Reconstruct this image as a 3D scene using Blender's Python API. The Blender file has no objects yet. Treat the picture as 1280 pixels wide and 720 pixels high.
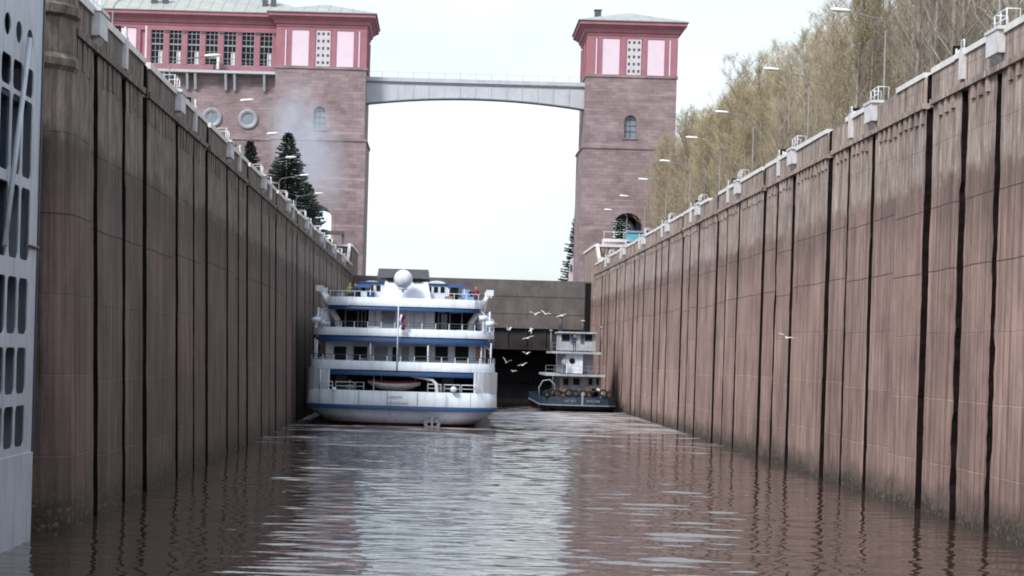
import bpy, math, random
from mathutils import Vector, Matrix, noise as mnoise
PI = math.pi
R = math.radians
rnd = random.Random(7)
sc = bpy.context.scene
C = sc.collection

# ------------------------------------------------------------------ camera
F, VX, VY, ROLL = 2500.0, 552.0, 441.0, R(1.6)
CAMZ = 5.66
cam_d = bpy.data.cameras.new('camera'); cam = bpy.data.objects.new('camera', cam_d); C.objects.link(cam)
cam.location = (0, 0, CAMZ); cam.rotation_euler = (R(90), -ROLL, 0)
cam_d.sensor_width = 36; cam_d.lens = 36*F/1280
cam_d.shift_x = (640-VX)/1280; cam_d.shift_y = (VY-360)/1280
cam_d.clip_start = 0.5; cam_d.clip_end = 12000
sc.camera = cam
CS, SN = math.cos(ROLL), math.sin(ROLL)
def at(px, py, Y):
    """photo pixel + distance along the lock -> X and z in metres"""
    dx, dy = px-VX, VY-py
    return (dx*CS-dy*SN)*Y/F, CAMZ+(dx*SN+dy*CS)*Y/F

# ------------------------------------------------------------------ world, sun, exposure
SUN_EL, SUN_AZ = R(42), R(-140)            # azimuth measured from +Y towards +X
w = bpy.data.worlds.new('World'); sc.world = w; w.use_nodes = True
nt = w.node_tree; nt.nodes.clear()
def N(t, typ, **kw):
    n = t.nodes.new(typ)
    for k, v in kw.items(): setattr(n, k, v)
    return n
out = N(nt, 'ShaderNodeOutputWorld')
sky = N(nt, 'ShaderNodeTexSky', sky_type='NISHITA'); sky.sun_disc = False
sky.sun_elevation = SUN_EL; sky.sun_rotation = SUN_AZ; sky.dust_density = 2.0; sky.air_density = 1.2
b1 = N(nt, 'ShaderNodeBackground'); b1.inputs[1].default_value = 0.13
b2 = N(nt, 'ShaderNodeBackground'); b2.inputs[0].default_value = (0.85, 0.935, 1.0, 1); b2.inputs[1].default_value = 1.0
nt.links.new(sky.outputs[0], b1.inputs[0])
tc = N(nt, 'ShaderNodeTexCoord'); mp = N(nt, 'ShaderNodeMapping'); mp.inputs['Scale'].default_value = (1.5, 1.5, 5.0)
nz = N(nt, 'ShaderNodeTexNoise'); nz.inputs['Scale'].default_value = 2.6; nz.inputs['Detail'].default_value = 5; nz.inputs['Roughness'].default_value = .55
rp = N(nt, 'ShaderNodeValToRGB'); rp.color_ramp.elements[0].position = .34; rp.color_ramp.elements[0].color = (.62,)*3+(1,)
rp.color_ramp.elements[1].position = .6; rp.color_ramp.elements[1].color = (.97,)*3+(1,)
mxs = N(nt, 'ShaderNodeMixShader')
nt.links.new(tc.outputs['Generated'], mp.inputs[0]); nt.links.new(mp.outputs[0], nz.inputs['Vector'])
nt.links.new(nz.outputs[0], rp.inputs[0]); nt.links.new(rp.outputs[0], mxs.inputs[0])
nt.links.new(b1.outputs[0], mxs.inputs[1]); nt.links.new(b2.outputs[0], mxs.inputs[2]); nt.links.new(mxs.outputs[0], out.inputs[0])

sun_d = bpy.data.lights.new('sun', 'SUN'); sun_d.energy = 2.7; sun_d.angle = R(14); sun_d.color = (1, .95, .88)
sun = bpy.data.objects.new('sun', sun_d); C.objects.link(sun)
sd = Vector((math.sin(SUN_AZ)*math.cos(SUN_EL), math.cos(SUN_AZ)*math.cos(SUN_EL), math.sin(SUN_EL)))
sun.rotation_euler = sd.to_track_quat('Z', 'Y').to_euler()
sc.view_settings.view_transform = 'Standard'; sc.view_settings.look = 'None'
sc.view_settings.exposure = 0.32; sc.view_settings.gamma = 1
sc.cycles.use_denoising = True
sc.cycles.max_bounces = 6; sc.cycles.diffuse_bounces = 3; sc.cycles.glossy_bounces = 3; sc.cycles.transparent_max_bounces = 8
sc.cycles.volume_bounces = 2; sc.cycles.volume_step_rate = 2.0; sc.cycles.volume_max_steps = 64
sc.cycles.caustics_reflective = False; sc.cycles.caustics_refractive = False
sc.cycles.pixel_filter_type = 'BLACKMAN_HARRIS'; sc.cycles.filter_width = 1.9

# ------------------------------------------------------------------ materials
def newmat(name):
    m = bpy.data.materials.new(name); m.use_nodes = True
    t = m.node_tree; p = t.nodes['Principled BSDF']
    return m, t, p
def wv(t, sx=1, sy=1, sz=1, wall=False, obj=True):
    """coordinates in metres; wall=True gives (x+y, z, 0) for upright axis-aligned faces"""
    c = N(t, 'ShaderNodeTexCoord'); o = c.outputs['Object']
    if wall:
        s = N(t, 'ShaderNodeSeparateXYZ'); a = N(t, 'ShaderNodeMath', operation='ADD'); k = N(t, 'ShaderNodeCombineXYZ')
        t.links.new(o, s.inputs[0]); t.links.new(s.outputs[0], a.inputs[0]); t.links.new(s.outputs[1], a.inputs[1])
        t.links.new(a.outputs[0], k.inputs[0]); t.links.new(s.outputs[2], k.inputs[1]); o = k.outputs[0]
    m = N(t, 'ShaderNodeMapping'); m.inputs['Scale'].default_value = (sx, sy, sz)
    t.links.new(o, m.inputs[0]); return m.outputs[0]
def noise(t, vec, scale, detail=4, rough=.6):
    n = N(t, 'ShaderNodeTexNoise'); n.inputs['Scale'].default_value = scale; n.inputs['Detail'].default_value = detail
    n.inputs['Roughness'].default_value = rough; t.links.new(vec, n.inputs['Vector']); return n.outputs['Fac']
def ramp(t, fac, stops):
    r = N(t, 'ShaderNodeValToRGB'); e = r.color_ramp.elements
    while len(e) < len(stops): e.new(.5)
    for i, (p, c) in enumerate(stops):
        e[i].position = p; e[i].color = tuple(c)+(1,) if not isinstance(c, (int, float)) else (c, c, c, 1)
    t.links.new(fac, r.inputs[0]); return r.outputs[0]
def mix(t, a, b, fac, mode='MIX'):
    m = N(t, 'ShaderNodeMix', data_type='RGBA', blend_type=mode)
    for s, v in ((0, fac), (6, a), (7, b)):
        if isinstance(v, (int, float)): m.inputs[s].default_value = v
        elif isinstance(v, tuple): m.inputs[s].default_value = tuple(v)+(1,)
        else: t.links.new(v, m.inputs[s])
    return m.outputs[2]
def bump(t, p, h, strength=.4, dist=.03):
    b = N(t, 'ShaderNodeBump'); b.inputs['Strength'].default_value = strength; b.inputs['Distance'].default_value = dist
    t.links.new(h, b.inputs['Height']); t.links.new(b.outputs[0], p.inputs['Normal'])
def plain(name, col, rough=.6, metal=0, var=.12, scale=1.5, dirt=None):
    m, t, p = newmat(name)
    v = wv(t); n = noise(t, v, scale, 5)
    lo = tuple(c*(1-var) for c in col); hi = tuple(min(1, c*(1+var)) for c in col)
    c = ramp(t, n, [(.3, lo), (.7, hi)])
    if dirt:
        sv = wv(t, 3, 3, .35); d = noise(t, sv, 1.2, 5)
        c = mix(t, c, dirt, ramp(t, d, [(.5, 0), (.78, .75)]))
    t.links.new(c, p.inputs['Base Color']); p.inputs['Roughness'].default_value = rough; p.inputs['Metallic'].default_value = metal
    if max(col) < .06: p.inputs['Specular IOR Level'].default_value = .12
    return m

def wall_mat(name, tint, top, up_lo, up_hi):
    m, t, p = newmat(name)
    c0 = N(t, 'ShaderNodeTexCoord'); s = N(t, 'ShaderNodeSeparateXYZ'); t.links.new(c0.outputs['Object'], s.inputs[0])
    k = N(t, 'ShaderNodeCombineXYZ'); t.links.new(s.outputs[1], k.inputs[0]); t.links.new(s.outputs[2], k.inputs[1])
    br = N(t, 'ShaderNodeTexBrick'); br.offset = 0.0; br.squash = 1
    br.inputs['Scale'].default_value = 1; br.inputs['Brick Width'].default_value = 4.95; br.inputs['Row Height'].default_value = 2.45
    br.inputs['Mortar Size'].default_value = .028; br.inputs['Mortar Smooth'].default_value = .3
    br.inputs['Color1'].default_value = (.25, .25, .25, 1); br.inputs['Color2'].default_value = (.85, .85, .85, 1); br.inputs['Mortar'].default_value = (.0, .0, .0, 1)
    # wobbling lift joints
    wob = noise(t, k.outputs[0], .35, 3); wm = N(t, 'ShaderNodeMath', operation='MULTIPLY'); wm.inputs[1].default_value = .16
    fl_ = N(t, 'ShaderNodeMath', operation='SNAP'); fl_.inputs[1].default_value = 4.95; t.links.new(s.outputs[1], fl_.inputs[0])
    wn = N(t, 'ShaderNodeTexWhiteNoise', noise_dimensions='1D'); t.links.new(fl_.outputs[0], wn.inputs['W'])
    wq = N(t, 'ShaderNodeMath', operation='MULTIPLY_ADD'); wq.inputs[1].default_value = .42; t.links.new(wn.outputs['Value'], wq.inputs[0]); t.links.new(wm.outputs[0], wq.inputs[2])
    t.links.new(wob, wm.inputs[0]); ad = N(t, 'ShaderNodeVectorMath', operation='ADD'); ck = N(t, 'ShaderNodeCombineXYZ'); t.links.new(wq.outputs[0], ck.inputs[1])
    t.links.new(k.outputs[0], ad.inputs[0]); t.links.new(ck.outputs[0], ad.inputs[1]); t.links.new(ad.outputs[0], br.inputs['Vector'])
    base = mix(t, tuple(c*.86 for c in tint), tuple(c*1.12 for c in tint), br.outputs['Color'])
    jc = N(t, 'ShaderNodeMapRange'); jc.inputs[1].default_value = 6; jc.inputs[2].default_value = 9; t.links.new(s.outputs[2], jc.inputs[0])
    base = mix(t, base, mix(t, tuple(c*1.45 for c in tint), tuple(c*.38 for c in tint), jc.outputs[0]), br.outputs['Fac'])
    vj = N(t, 'ShaderNodeMath', operation='PINGPONG'); vj.inputs[1].default_value = 1.25
    vw = N(t, 'ShaderNodeMath', operation='MULTIPLY_ADD'); vw.inputs[1].default_value = .5; t.links.new(wob, vw.inputs[0]); t.links.new(s.outputs[1], vw.inputs[2]); t.links.new(vw.outputs[0], vj.inputs[0])
    vm = N(t, 'ShaderNodeMapRange'); vm.inputs[1].default_value = .10; vm.inputs[2].default_value = .03; vm.inputs[4].default_value = 1; t.links.new(vj.outputs[0], vm.inputs[0])
    vk = N(t, 'ShaderNodeMath', operation='MULTIPLY'); t.links.new(vm.outputs[0], vk.inputs[0]); t.links.new(ramp(t, noise(t, k.outputs[0], .25, 3), [(.42, 0), (.58, .8)]), vk.inputs[1])
    base = mix(t, base, tuple(c*.3 for c in tint), vk.outputs[0])
    # big blotches and vertical streaks
    blo = noise(t, wv(t, .25, .22, .12), 1.6, 6, .65)
    base = mix(t, base, (.5, .5, .5), .0)
    base = mix(t, base, ramp(t, blo, [(.32, .6), (.66, 1.28)]), 1.0, 'MULTIPLY')
    st = noise(t, wv(t, 1, 2.4, .07), 1.6, 7, .7)
    base = mix(t, base, ramp(t, st, [(.30, .30), (.48, .92), (.72, 1.3)]), .95, 'MULTIPLY')
    st2 = noise(t, wv(t, 1, 9, .12), 1.1, 4, .6)
    base = mix(t, base, ramp(t, st2, [(.32, .6), (.6, 1.1)]), .9, 'MULTIPLY')
    # pale lime runs
    lr = noise(t, wv(t, 1, 5, .16), 1.3, 6, .75)
    base = mix(t, base, (.42, .39, .37), ramp(t, lr, [(.58, 0), (.78, .6)]))
    rn = noise(t, wv(t, 1, 1.3, .09), 1.9, 6, .75)
    base = mix(t, base, (.17, .095, .07), ramp(t, rn, [(.60, 0), (.74, .6)]))
    vo = noise(t, wv(t, 1, .8, .9), 1.4, 8, .8)
    base = mix(t, base, tuple(c*.35 for c in tint), ramp(t, vo, [(.26, .8), (.36, 0)]))
    base = mix(t, base, tuple(min(.6, c*1.7) for c in tint), ramp(t, vo, [(.66, 0), (.78, .5)]))
    ed = noise(t, wv(t, 1, .5, .9), 1.0, 5, .7); em = N(t, 'ShaderNodeMath', operation='MULTIPLY_ADD'); em.inputs[1].default_value = 2.2
    t.links.new(ed, em.inputs[0]); t.links.new(s.outputs[2], em.inputs[2])
    def band(a, b):
        mr = N(t, 'ShaderNodeMapRange'); mr.inputs[1].default_value = a; mr.inputs[2].default_value = b
        t.links.new(em.outputs[0], mr.inputs[0]); return mr.outputs[0]
    upn = noise(t, wv(t, 1, 1.1, .5), 1.3, 6, .7)
    upc = ramp(t, upn, [(.3, up_lo), (.68, up_hi)])
    upc = mix(t, upc, ramp(t, st, [(.3, .55), (.6, 1.05)]), .8, 'MULTIPLY')
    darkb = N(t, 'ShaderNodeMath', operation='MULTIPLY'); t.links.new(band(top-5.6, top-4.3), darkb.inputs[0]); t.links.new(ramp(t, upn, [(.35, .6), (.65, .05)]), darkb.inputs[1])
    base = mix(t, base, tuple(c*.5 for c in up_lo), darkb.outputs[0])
    base = mix(t, base, upc, band(top-3.5, top-2.9))
    dr = noise(t, wv(t, 1, 3.2, .05), 1.7, 6, .7)
    dg_ = N(t, 'ShaderNodeMapRange'); dg_.inputs[1].default_value = top-9; dg_.inputs[2].default_value = top-1; t.links.new(s.outputs[2], dg_.inputs[0])
    dm = N(t, 'ShaderNodeMath', operation='MULTIPLY'); t.links.new(dg_.outputs[0], dm.inputs[0]); t.links.new(ramp(t, dr, [(.46, 0), (.62, .85)]), dm.inputs[1])
    base = mix(t, base, (.055, .042, .036), dm.outputs[0])
    # damp foot with pale scum line
    fb = N(t, 'ShaderNodeMapRange'); fb.inputs[1].default_value = 2.5; fb.inputs[2].default_value = 1.3; t.links.new(em.outputs[0], fb.inputs[0])
    base = mix(t, base, (.045, .035, .026), fb.outputs[0])
    sp = noise(t, wv(t, 1, 1.6, 2.2), 2.6, 5, .75)
    fs = N(t, 'ShaderNodeMath', operation='MULTIPLY'); t.links.new(fb.outputs[0], fs.inputs[0]); t.links.new(ramp(t, sp, [(.52, 0), (.66, .6)]), fs.inputs[1])
    base = mix(t, base, (.36, .33, .31), fs.outputs[0])
    t.links.new(base, p.inputs['Base Color']); p.inputs['Roughness'].default_value = .82
    hh = N(t, 'ShaderNodeMath', operation='SUBTRACT'); t.links.new(noise(t, wv(t, 1, 1.5, .6), 2.5, 7, .7), hh.inputs[0]); t.links.new(br.outputs['Fac'], hh.inputs[1])
    bump(t, p, hh.outputs[0], .9, .09)
    return m

M = {}
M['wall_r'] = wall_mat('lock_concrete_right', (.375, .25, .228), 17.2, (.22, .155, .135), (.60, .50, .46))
M['wall_l'] = wall_mat('lock_concrete_left_shaded', (.175, .12, .108), 16.35, (.085, .065, .055), (.36, .295, .265))  # same concrete with a darker tint, standing for the wall's sunless side
M['slot'] = plain('wet_steel_slot', (.013, .009, .009), .95, var=.5, scale=3)
M['paint_w'] = plain('white_kerb_paint', (.74, .72, .72), .6, dirt=(.42, .37, .34))
M['white'] = plain('white_ship_paint', (.74, .82, .96), .38, var=.08, scale=.8, dirt=(.50, .47, .46))
M['whitesteel'] = plain('white_steel', (.74, .76, .8), .45)
M['boxpaint'] = plain('worn_box_paint', (.62, .62, .66), .6, var=.15, scale=3, dirt=(.34, .29, .26))
M['blue'] = plain('blue_ship_paint', (.012, .062, .19), .4, var=.1)
M['ltblue'] = plain('pale_blue_paint', (.22, .34, .58), .45)
M['red'] = plain('red_antifouling', (.22, .012, .03), .5)
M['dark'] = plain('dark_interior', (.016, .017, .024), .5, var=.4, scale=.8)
M['glass'] = plain('dark_glass', (.012, .013, .014), .5, var=.4)
M['glass_g'] = plain('curtained_glass', (.22, .25, .31), .4, var=.15)
M['grey'] = plain('grey_paint', (.30, .31, .36), .5)
M['dgrey'] = plain('dark_grey_roof', (.075, .08, .095), .6)
M['rust'] = plain('rusty_steel', (.16, .09, .06), .7, var=.4, scale=6)
M['wood'] = plain('deck_wood', (.34, .24, .17), .7)
M['black'] = plain('black_paint', (.012, .012, .014), .5)
M['rubber'] = plain('tyre_rubber', (.03, .028, .027), .8, var=.3)
M['navy'] = plain('navy_hull', (.018, .048, .09), .45, var=.3, dirt=(.08, .08, .09))
M['hullblk'] = plain('black_hull', (.006, .0065, .009), .5, var=.3)
M['gatewhite'] = plain('gate_paint', (.50, .55, .64), .5, var=.12, scale=.6, dirt=(.27, .27, .28))
M['gateblue'] = plain('gate_inner_steel', (.03, .045, .075), .5, var=.5, scale=2)
M['conc_dk'] = plain('gate_concrete', (.13, .115, .12), .8, var=.3, scale=.5, dirt=(.06, .055, .055))
M['steel_dk'] = plain('gate_beam_steel', (.04, .036, .042), .7, var=.4, scale=.7, dirt=(.03, .03, .03))
M['bridge'] = plain('bridge_paint', (.50, .53, .60), .6, var=.1, scale=.5, dirt=(.36, .38, .43))
M['bridge_dk'] = plain('bridge_flange', (.20, .21, .25), .6)
M['lamp'] = plain('lamp_grey', (.22, .22, .24), .5)
M['lamphead'] = plain('lamp_head_white', (.85, .85, .87), .4)
M['gull'] = plain('gull_white', (.85, .84, .83), .7, var=.05)
M['gullgrey'] = plain('gull_grey', (.42, .43, .46), .7, var=.05)
M['stucco'] = plain('rose_stucco', (.44, .205, .265), .8, var=.12, scale=.7, dirt=(.33, .17, .21))
M['stucco_dk'] = plain('dark_rose_stucco', (.36, .155, .20), .8, var=.12, scale=.7)
M['stucco_pale'] = plain('pale_pink_panel', (.76, .62, .74), .8, var=.04, scale=.6)
M['lattice'] = plain('lattice_screen', (.60, .55, .62), .8)
M['sheetroof'] = plain('grey_sheet_roof', (.36, .38, .38), .6, var=.14, scale=.6)
M['asphalt'] = plain('asphalt', (.06, .06, .06), .9)
M['turq'] = plain('turquoise_panel', (.16, .44, .55), .5)
M['skin'] = plain('skin', (.5, .3, .22), .6)
M['orange'] = plain('orange_paint', (.6, .16, .04), .5)
M['flag_r'] = plain('flag_red', (.35, .03, .05), .8)
M['flag_b'] = plain('flag_blue', (.03, .06, .28), .8)
M['flag_w'] = plain('flag_white', (.7, .7, .72), .8)
M['rope'] = plain('rope', (.10, .085, .06), .9, var=.3)
M['tugwhite'] = plain('worn_tug_paint', (.40, .43, .47), .6, var=.2, dirt=(.2, .18, .17))
M['bark'] = plain('bark', (.30, .27, .25), .9, var=.4, scale=3)
M['bark_dk'] = plain('spruce_bark', (.06, .045, .04), .9)

def stone_mat():
    m, t, p = newmat('red_granite_blocks')
    v = wv(t, wall=True)
    br = N(t, 'ShaderNodeTexBrick'); br.inputs['Scale'].default_value = 1; br.inputs['Brick Width'].default_value = 1.15; br.inputs['Row Height'].default_value = .46
    br.inputs['Mortar Size'].default_value = .02; br.inputs['Mortar Smooth'].default_value = .4
    br.inputs['Color1'].default_value = (.235, .172, .19, 1); br.inputs['Color2'].default_value = (.31, .24, .262, 1); br.inputs['Mortar'].default_value = (.19, .135, .145, 1)
    t.links.new(v, br.inputs['Vector'])
    c = mix(t, br.outputs['Color'], ramp(t, noise(t, wv(t), .35, 6, .7), [(.3, .72), (.7, 1.25)]), 1.0, 'MULTIPLY')
    # pale string courses every few metres
    c = mix(t, c, (.46, .36, .36), ramp(t, noise(t, wv(t, .12, .12, 1.3), 1.2, 3, .5), [(.6, 0), (.72, .5)]))
    t.links.new(c, p.inputs['Base Color']); p.inputs['Roughness'].default_value = .85
    bump(t, p, br.outputs['Fac'], -.5, .03); return m
M['stone'] = stone_mat()

def water_mat():
    m, t, p = newmat('brown_canal_water')
    v = wv(t)
    s = N(t, 'ShaderNodeSeparateXYZ'); t.links.new(v, s.inputs[0])
    nbig = noise(t, wv(t, .12, .22, 1), 1.0, 4)
    # churned water behind the two vessels (position of the wake itself)
    yy = N(t, 'ShaderNodeMath', operation='MULTIPLY_ADD'); yy.inputs[1].default_value = 70; t.links.new(nbig, yy.inputs[0]); t.links.new(s.outputs[1], yy.inputs[2])
    mr = N(t, 'ShaderNodeMapRange'); mr.inputs[1].default_value = 118; mr.inputs[2].default_value = 205; t.links.new(yy.outputs[0], mr.inputs[0])
    mr2 = N(t, 'ShaderNodeMapRange'); mr2.inputs[1].default_value = 268; mr2.inputs[2].default_value = 235; t.links.new(yy.outputs[0], mr2.inputs[0])
    wk = N(t, 'ShaderNodeMath', operation='MULTIPLY'); t.links.new(mr.outputs[0], wk.inputs[0]); t.links.new(mr2.outputs[0], wk.inputs[1])
    fo = noise(t, wv(t, .28, .85, 1), 1.5, 9, .72)
    fa = N(t, 'ShaderNodeMath', operation='MULTIPLY_ADD'); fa.inputs[1].default_value = .37; t.links.new(wk.outputs[0], fa.inputs[0])
    big = noise(t, wv(t, .05, .11, 1), 1.6, 5, .65); bf = N(t, 'ShaderNodeMath', operation='MULTIPLY_ADD'); bf.inputs[1].default_value = .8; t.links.new(big, bf.inputs[0]); t.links.new(fo, bf.inputs[2])
    bs = N(t, 'ShaderNodeMath', operation='SUBTRACT'); bs.inputs[1].default_value = .54; t.links.new(bf.outputs[0], bs.inputs[0]); t.links.new(bs.outputs[0], fa.inputs[2])
    fr = ramp(t, fa.outputs[0], [(.62, 0), (.67, .4), (.84, .85)])
    fm = N(t, 'ShaderNodeMath', operation='MULTIPLY'); t.links.new(fr, fm.inputs[0]); fm.inputs[1].default_value = 1
    # scattered foam flecks nearer the camera
    fl = noise(t, wv(t, 1.1, .5, 1), 1.7, 3, .5)
    mr3 = N(t, 'ShaderNodeMapRange'); mr3.inputs[1].default_value = 60; mr3.inputs[2].default_value = 125; t.links.new(yy.outputs[0], mr3.inputs[0])
    ff = N(t, 'ShaderNodeMath', operation='MULTIPLY'); t.links.new(ramp(t, fl, [(.73, 0), (.76, .5)]), ff.inputs[0]); t.links.new(mr3.outputs[0], ff.inputs[1])
    mx = N(t, 'ShaderNodeMath', operation='MAXIMUM'); t.links.new(fm.outputs[0], mx.inputs[0]); t.links.new(ff.outputs[0], mx.inputs[1])
    fcol = ramp(t, noise(t, wv(t, .12, .3, 1), 1.1, 9, .8), [(.36, (.22, .17, .165)), (.5, (.6, .57, .6)), (.62, (.9, .88, .92))])
    col = mix(t, (.055, .038, .032), fcol, mx.outputs[0])
    t.links.new(col, p.inputs['Base Color'])
    ro = N(t, 'ShaderNodeMapRange'); ro.inputs[3].default_value = .03; ro.inputs[4].default_value = .6; t.links.new(mx.outputs[0], ro.inputs[0])
    t.links.new(ro.outputs[0], p.inputs['Roughness']); p.inputs['IOR'].default_value = 1.6
    n1 = noise(t, wv(t, .33, 1.0, 1), 1.7, 3, .45); n2 = noise(t, wv(t, .16, .6, 1), .8, 2, .5)
    a = N(t, 'ShaderNodeMath', operation='MULTIPLY_ADD'); a.inputs[1].default_value = 1.2; t.links.new(n2, a.inputs[0]); t.links.new(n1, a.inputs[2])
    b = N(t, 'ShaderNodeBump'); b.inputs['Strength'].default_value = 1; b.inputs['Distance'].default_value = .03
    t.links.new(a.outputs[0], b.inputs['Height']); t.links.new(b.outputs[0], p.inputs['Normal'])
    return m
M['water'] = water_mat()

def ground_mat():
    m, t, p = newmat('spring_grass_ground')
    c = ramp(t, noise(t, wv(t), .4, 7, .7), [(.3, (.09, .08, .05)), (.5, (.13, .13, .06)), (.7, (.17, .15, .1))])
    t.links.new(c, p.inputs['Base Color']); p.inputs['Roughness'].default_value = .95; return m
M['ground'] = ground_mat()
def leafmat(name, a, b):
    m, t, p = newmat(name)
    oi = N(t, 'ShaderNodeObjectInfo'); n = noise(t, wv(t), 2.2, 3)
    ad = N(t, 'ShaderNodeMath', operation='MULTIPLY_ADD'); ad.inputs[1].default_value = .5; t.links.new(oi.outputs['Random'], ad.inputs[0]); 
    hf = N(t, 'ShaderNodeMath', operation='MULTIPLY'); hf.inputs[1].default_value = .6; t.links.new(n, hf.inputs[0]); t.links.new(hf.outputs[0], ad.inputs[2])
    t.links.new(ramp(t, ad.outputs[0], [(.25, a), (.75, b)]), p.inputs['Base Color']); p.inputs['Roughness'].default_value = .85
    return m
M['twig'] = leafmat('bare_twigs', (.20, .17, .145), (.46, .40, .345))
M['bud'] = leafmat('olive_buds', (.36, .295, .14), (.62, .52, .28))
M['needle'] = leafmat('spruce_needles', (.012, .024, .022), (.03, .05, .04))
M['brush'] = leafmat('brush_twigs', (.10, .085, .065), (.18, .15, .11))

# ------------------------------------------------------------------ mesh helpers
class MB:
    def __init__(s): s.v = []; s.f = []; s.m = []; s.mi = 0; s.smooth = []
    def face(s, pts, sm=False):
        i = len(s.v); s.v += [tuple(p) for p in pts]; s.f.append(tuple(range(i, i+len(pts)))); s.m.append(s.mi); s.smooth.append(sm)
    def box(s, x0, x1, y0, y1, z0, z1):
        if x0 > x1: x0, x1 = x1, x0
        if y0 > y1: y0, y1 = y1, y0
        if z0 > z1: z0, z1 = z1, z0
        i = len(s.v); s.v += [(x0, y0, z0), (x1, y0, z0), (x1, y1, z0), (x0, y1, z0), (x0, y0, z1), (x1, y0, z1), (x1, y1, z1), (x0, y1, z1)]
        for q in ((0, 3, 2, 1), (4, 5, 6, 7), (0, 1, 5, 4), (1, 2, 6, 5), (2, 3, 7, 6), (3, 0, 4, 7)):
            s.f.append(tuple(i+k for k in q)); s.m.append(s.mi); s.smooth.append(False)
        return s
    def loft(s, rings, close=True, cap=True, sm=True):
        n = len(rings[0]); i = len(s.v)
        for r in rings: s.v += [tuple(p) for p in r]
        for k in range(len(rings)-1):
            for j in range(n if close else n-1):
                a, b = i+k*n+j, i+k*n+(j+1) % n
                s.f.append((a, b, b+n, a+n)); s.m.append(s.mi); s.smooth.append(sm)
        if cap and close:
            s.f.append(tuple(i+j for j in reversed(range(n)))); s.m.append(s.mi); s.smooth.append(False)
            s.f.append(tuple(i+(len(rings)-1)*n+j for j in range(n))); s.m.append(s.mi); s.smooth.append(False)
        return s
    def tube(s, pts, r, n=6, cap=True):
        pts = [Vector(p) for p in pts]; rr = r if isinstance(r, (list, tuple)) else [r]*len(pts)
        rings = []; up = None
        for k, p in enumerate(pts):
            d = (pts[min(k+1, len(pts)-1)]-pts[max(k-1, 0)]).normalized()
            if up is None: up = d.orthogonal().normalized()
            u = (up-d*up.dot(d))
            u = u.normalized() if u.length > 1e-5 else d.orthogonal().normalized(); up = u; v = d.cross(u)
            rings.append([p+(u*math.cos(2*PI*j/n)+v*math.sin(2*PI*j/n))*rr[k] for j in range(n)])
        return s.loft(rings, True, cap, n > 4)
    def lathe(s, prof, cx=0, cy=0, n=16):
        return s.loft([[(cx+r*math.cos(2*PI*j/n), cy+r*math.sin(2*PI*j/n), z) for j in range(n)] for r, z in prof])
    def prism(s, pts, y0, y1):
        """closed outline in x,z pushed along y"""
        return s.loft([[(x, y0, z) for x, z in pts], [(x, y1, z) for x, z in pts]], True, True, False)
    def build(s, name, mats, parent=None, fix=True):
        me = bpy.data.meshes.new(name); me.from_pydata(s.v, [], s.f)
        for m in (mats if isinstance(mats, (list, tuple)) else [mats]): me.materials.append(m) if m else None
        me.polygons.foreach_set('material_index', s.m); me.polygons.foreach_set('use_smooth', s.smooth); me.update()
        o = bpy.data.objects.new(name, me); C.objects.link(o)
        if parent: o.parent = parent
        return o
def bx(name, mat, parent, *a):
    return MB().box(*a).build(name, mat, parent)
def tag(o, label=None, cat=None, group=None, kind=None):
    if label: o['label'] = label
    if cat: o['category'] = cat
    if group: o['group'] = group
    if kind: o['kind'] = kind
    return o
def thing(name, label, cat, loc=(0, 0, 0), group=None, rz=0):
    o = bpy.data.objects.new(name, None); C.objects.link(o); o.location = loc; o.rotation_euler = (0, 0, rz)
    o.empty_display_size = .3
    return tag(o, label, cat, group)
def dup(root, loc, rz=None, label=None, scale=None):
    KIDS = [ch for ch in bpy.data.objects if ch.parent == root]
    r = root.copy(); C.objects.link(r); r.location = loc
    if rz is not None: r.rotation_euler = (0, 0, rz)
    if label: r['label'] = label
    if scale: r.scale = scale
    for ch in KIDS:
        c = ch.copy(); C.objects.link(c); c.parent = r
        for g in [x for x in bpy.data.objects if x.parent == ch]:
            d = g.copy(); C.objects.link(d); d.parent = c
    return r
ORD = ['nearest', 'second', 'third', 'fourth', 'fifth', 'sixth', 'seventh', 'eighth', 'ninth', 'tenth', 'eleventh', 'twelfth']
def nth(i, n): return 'farthest' if i == n-1 else ORD[i]

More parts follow.
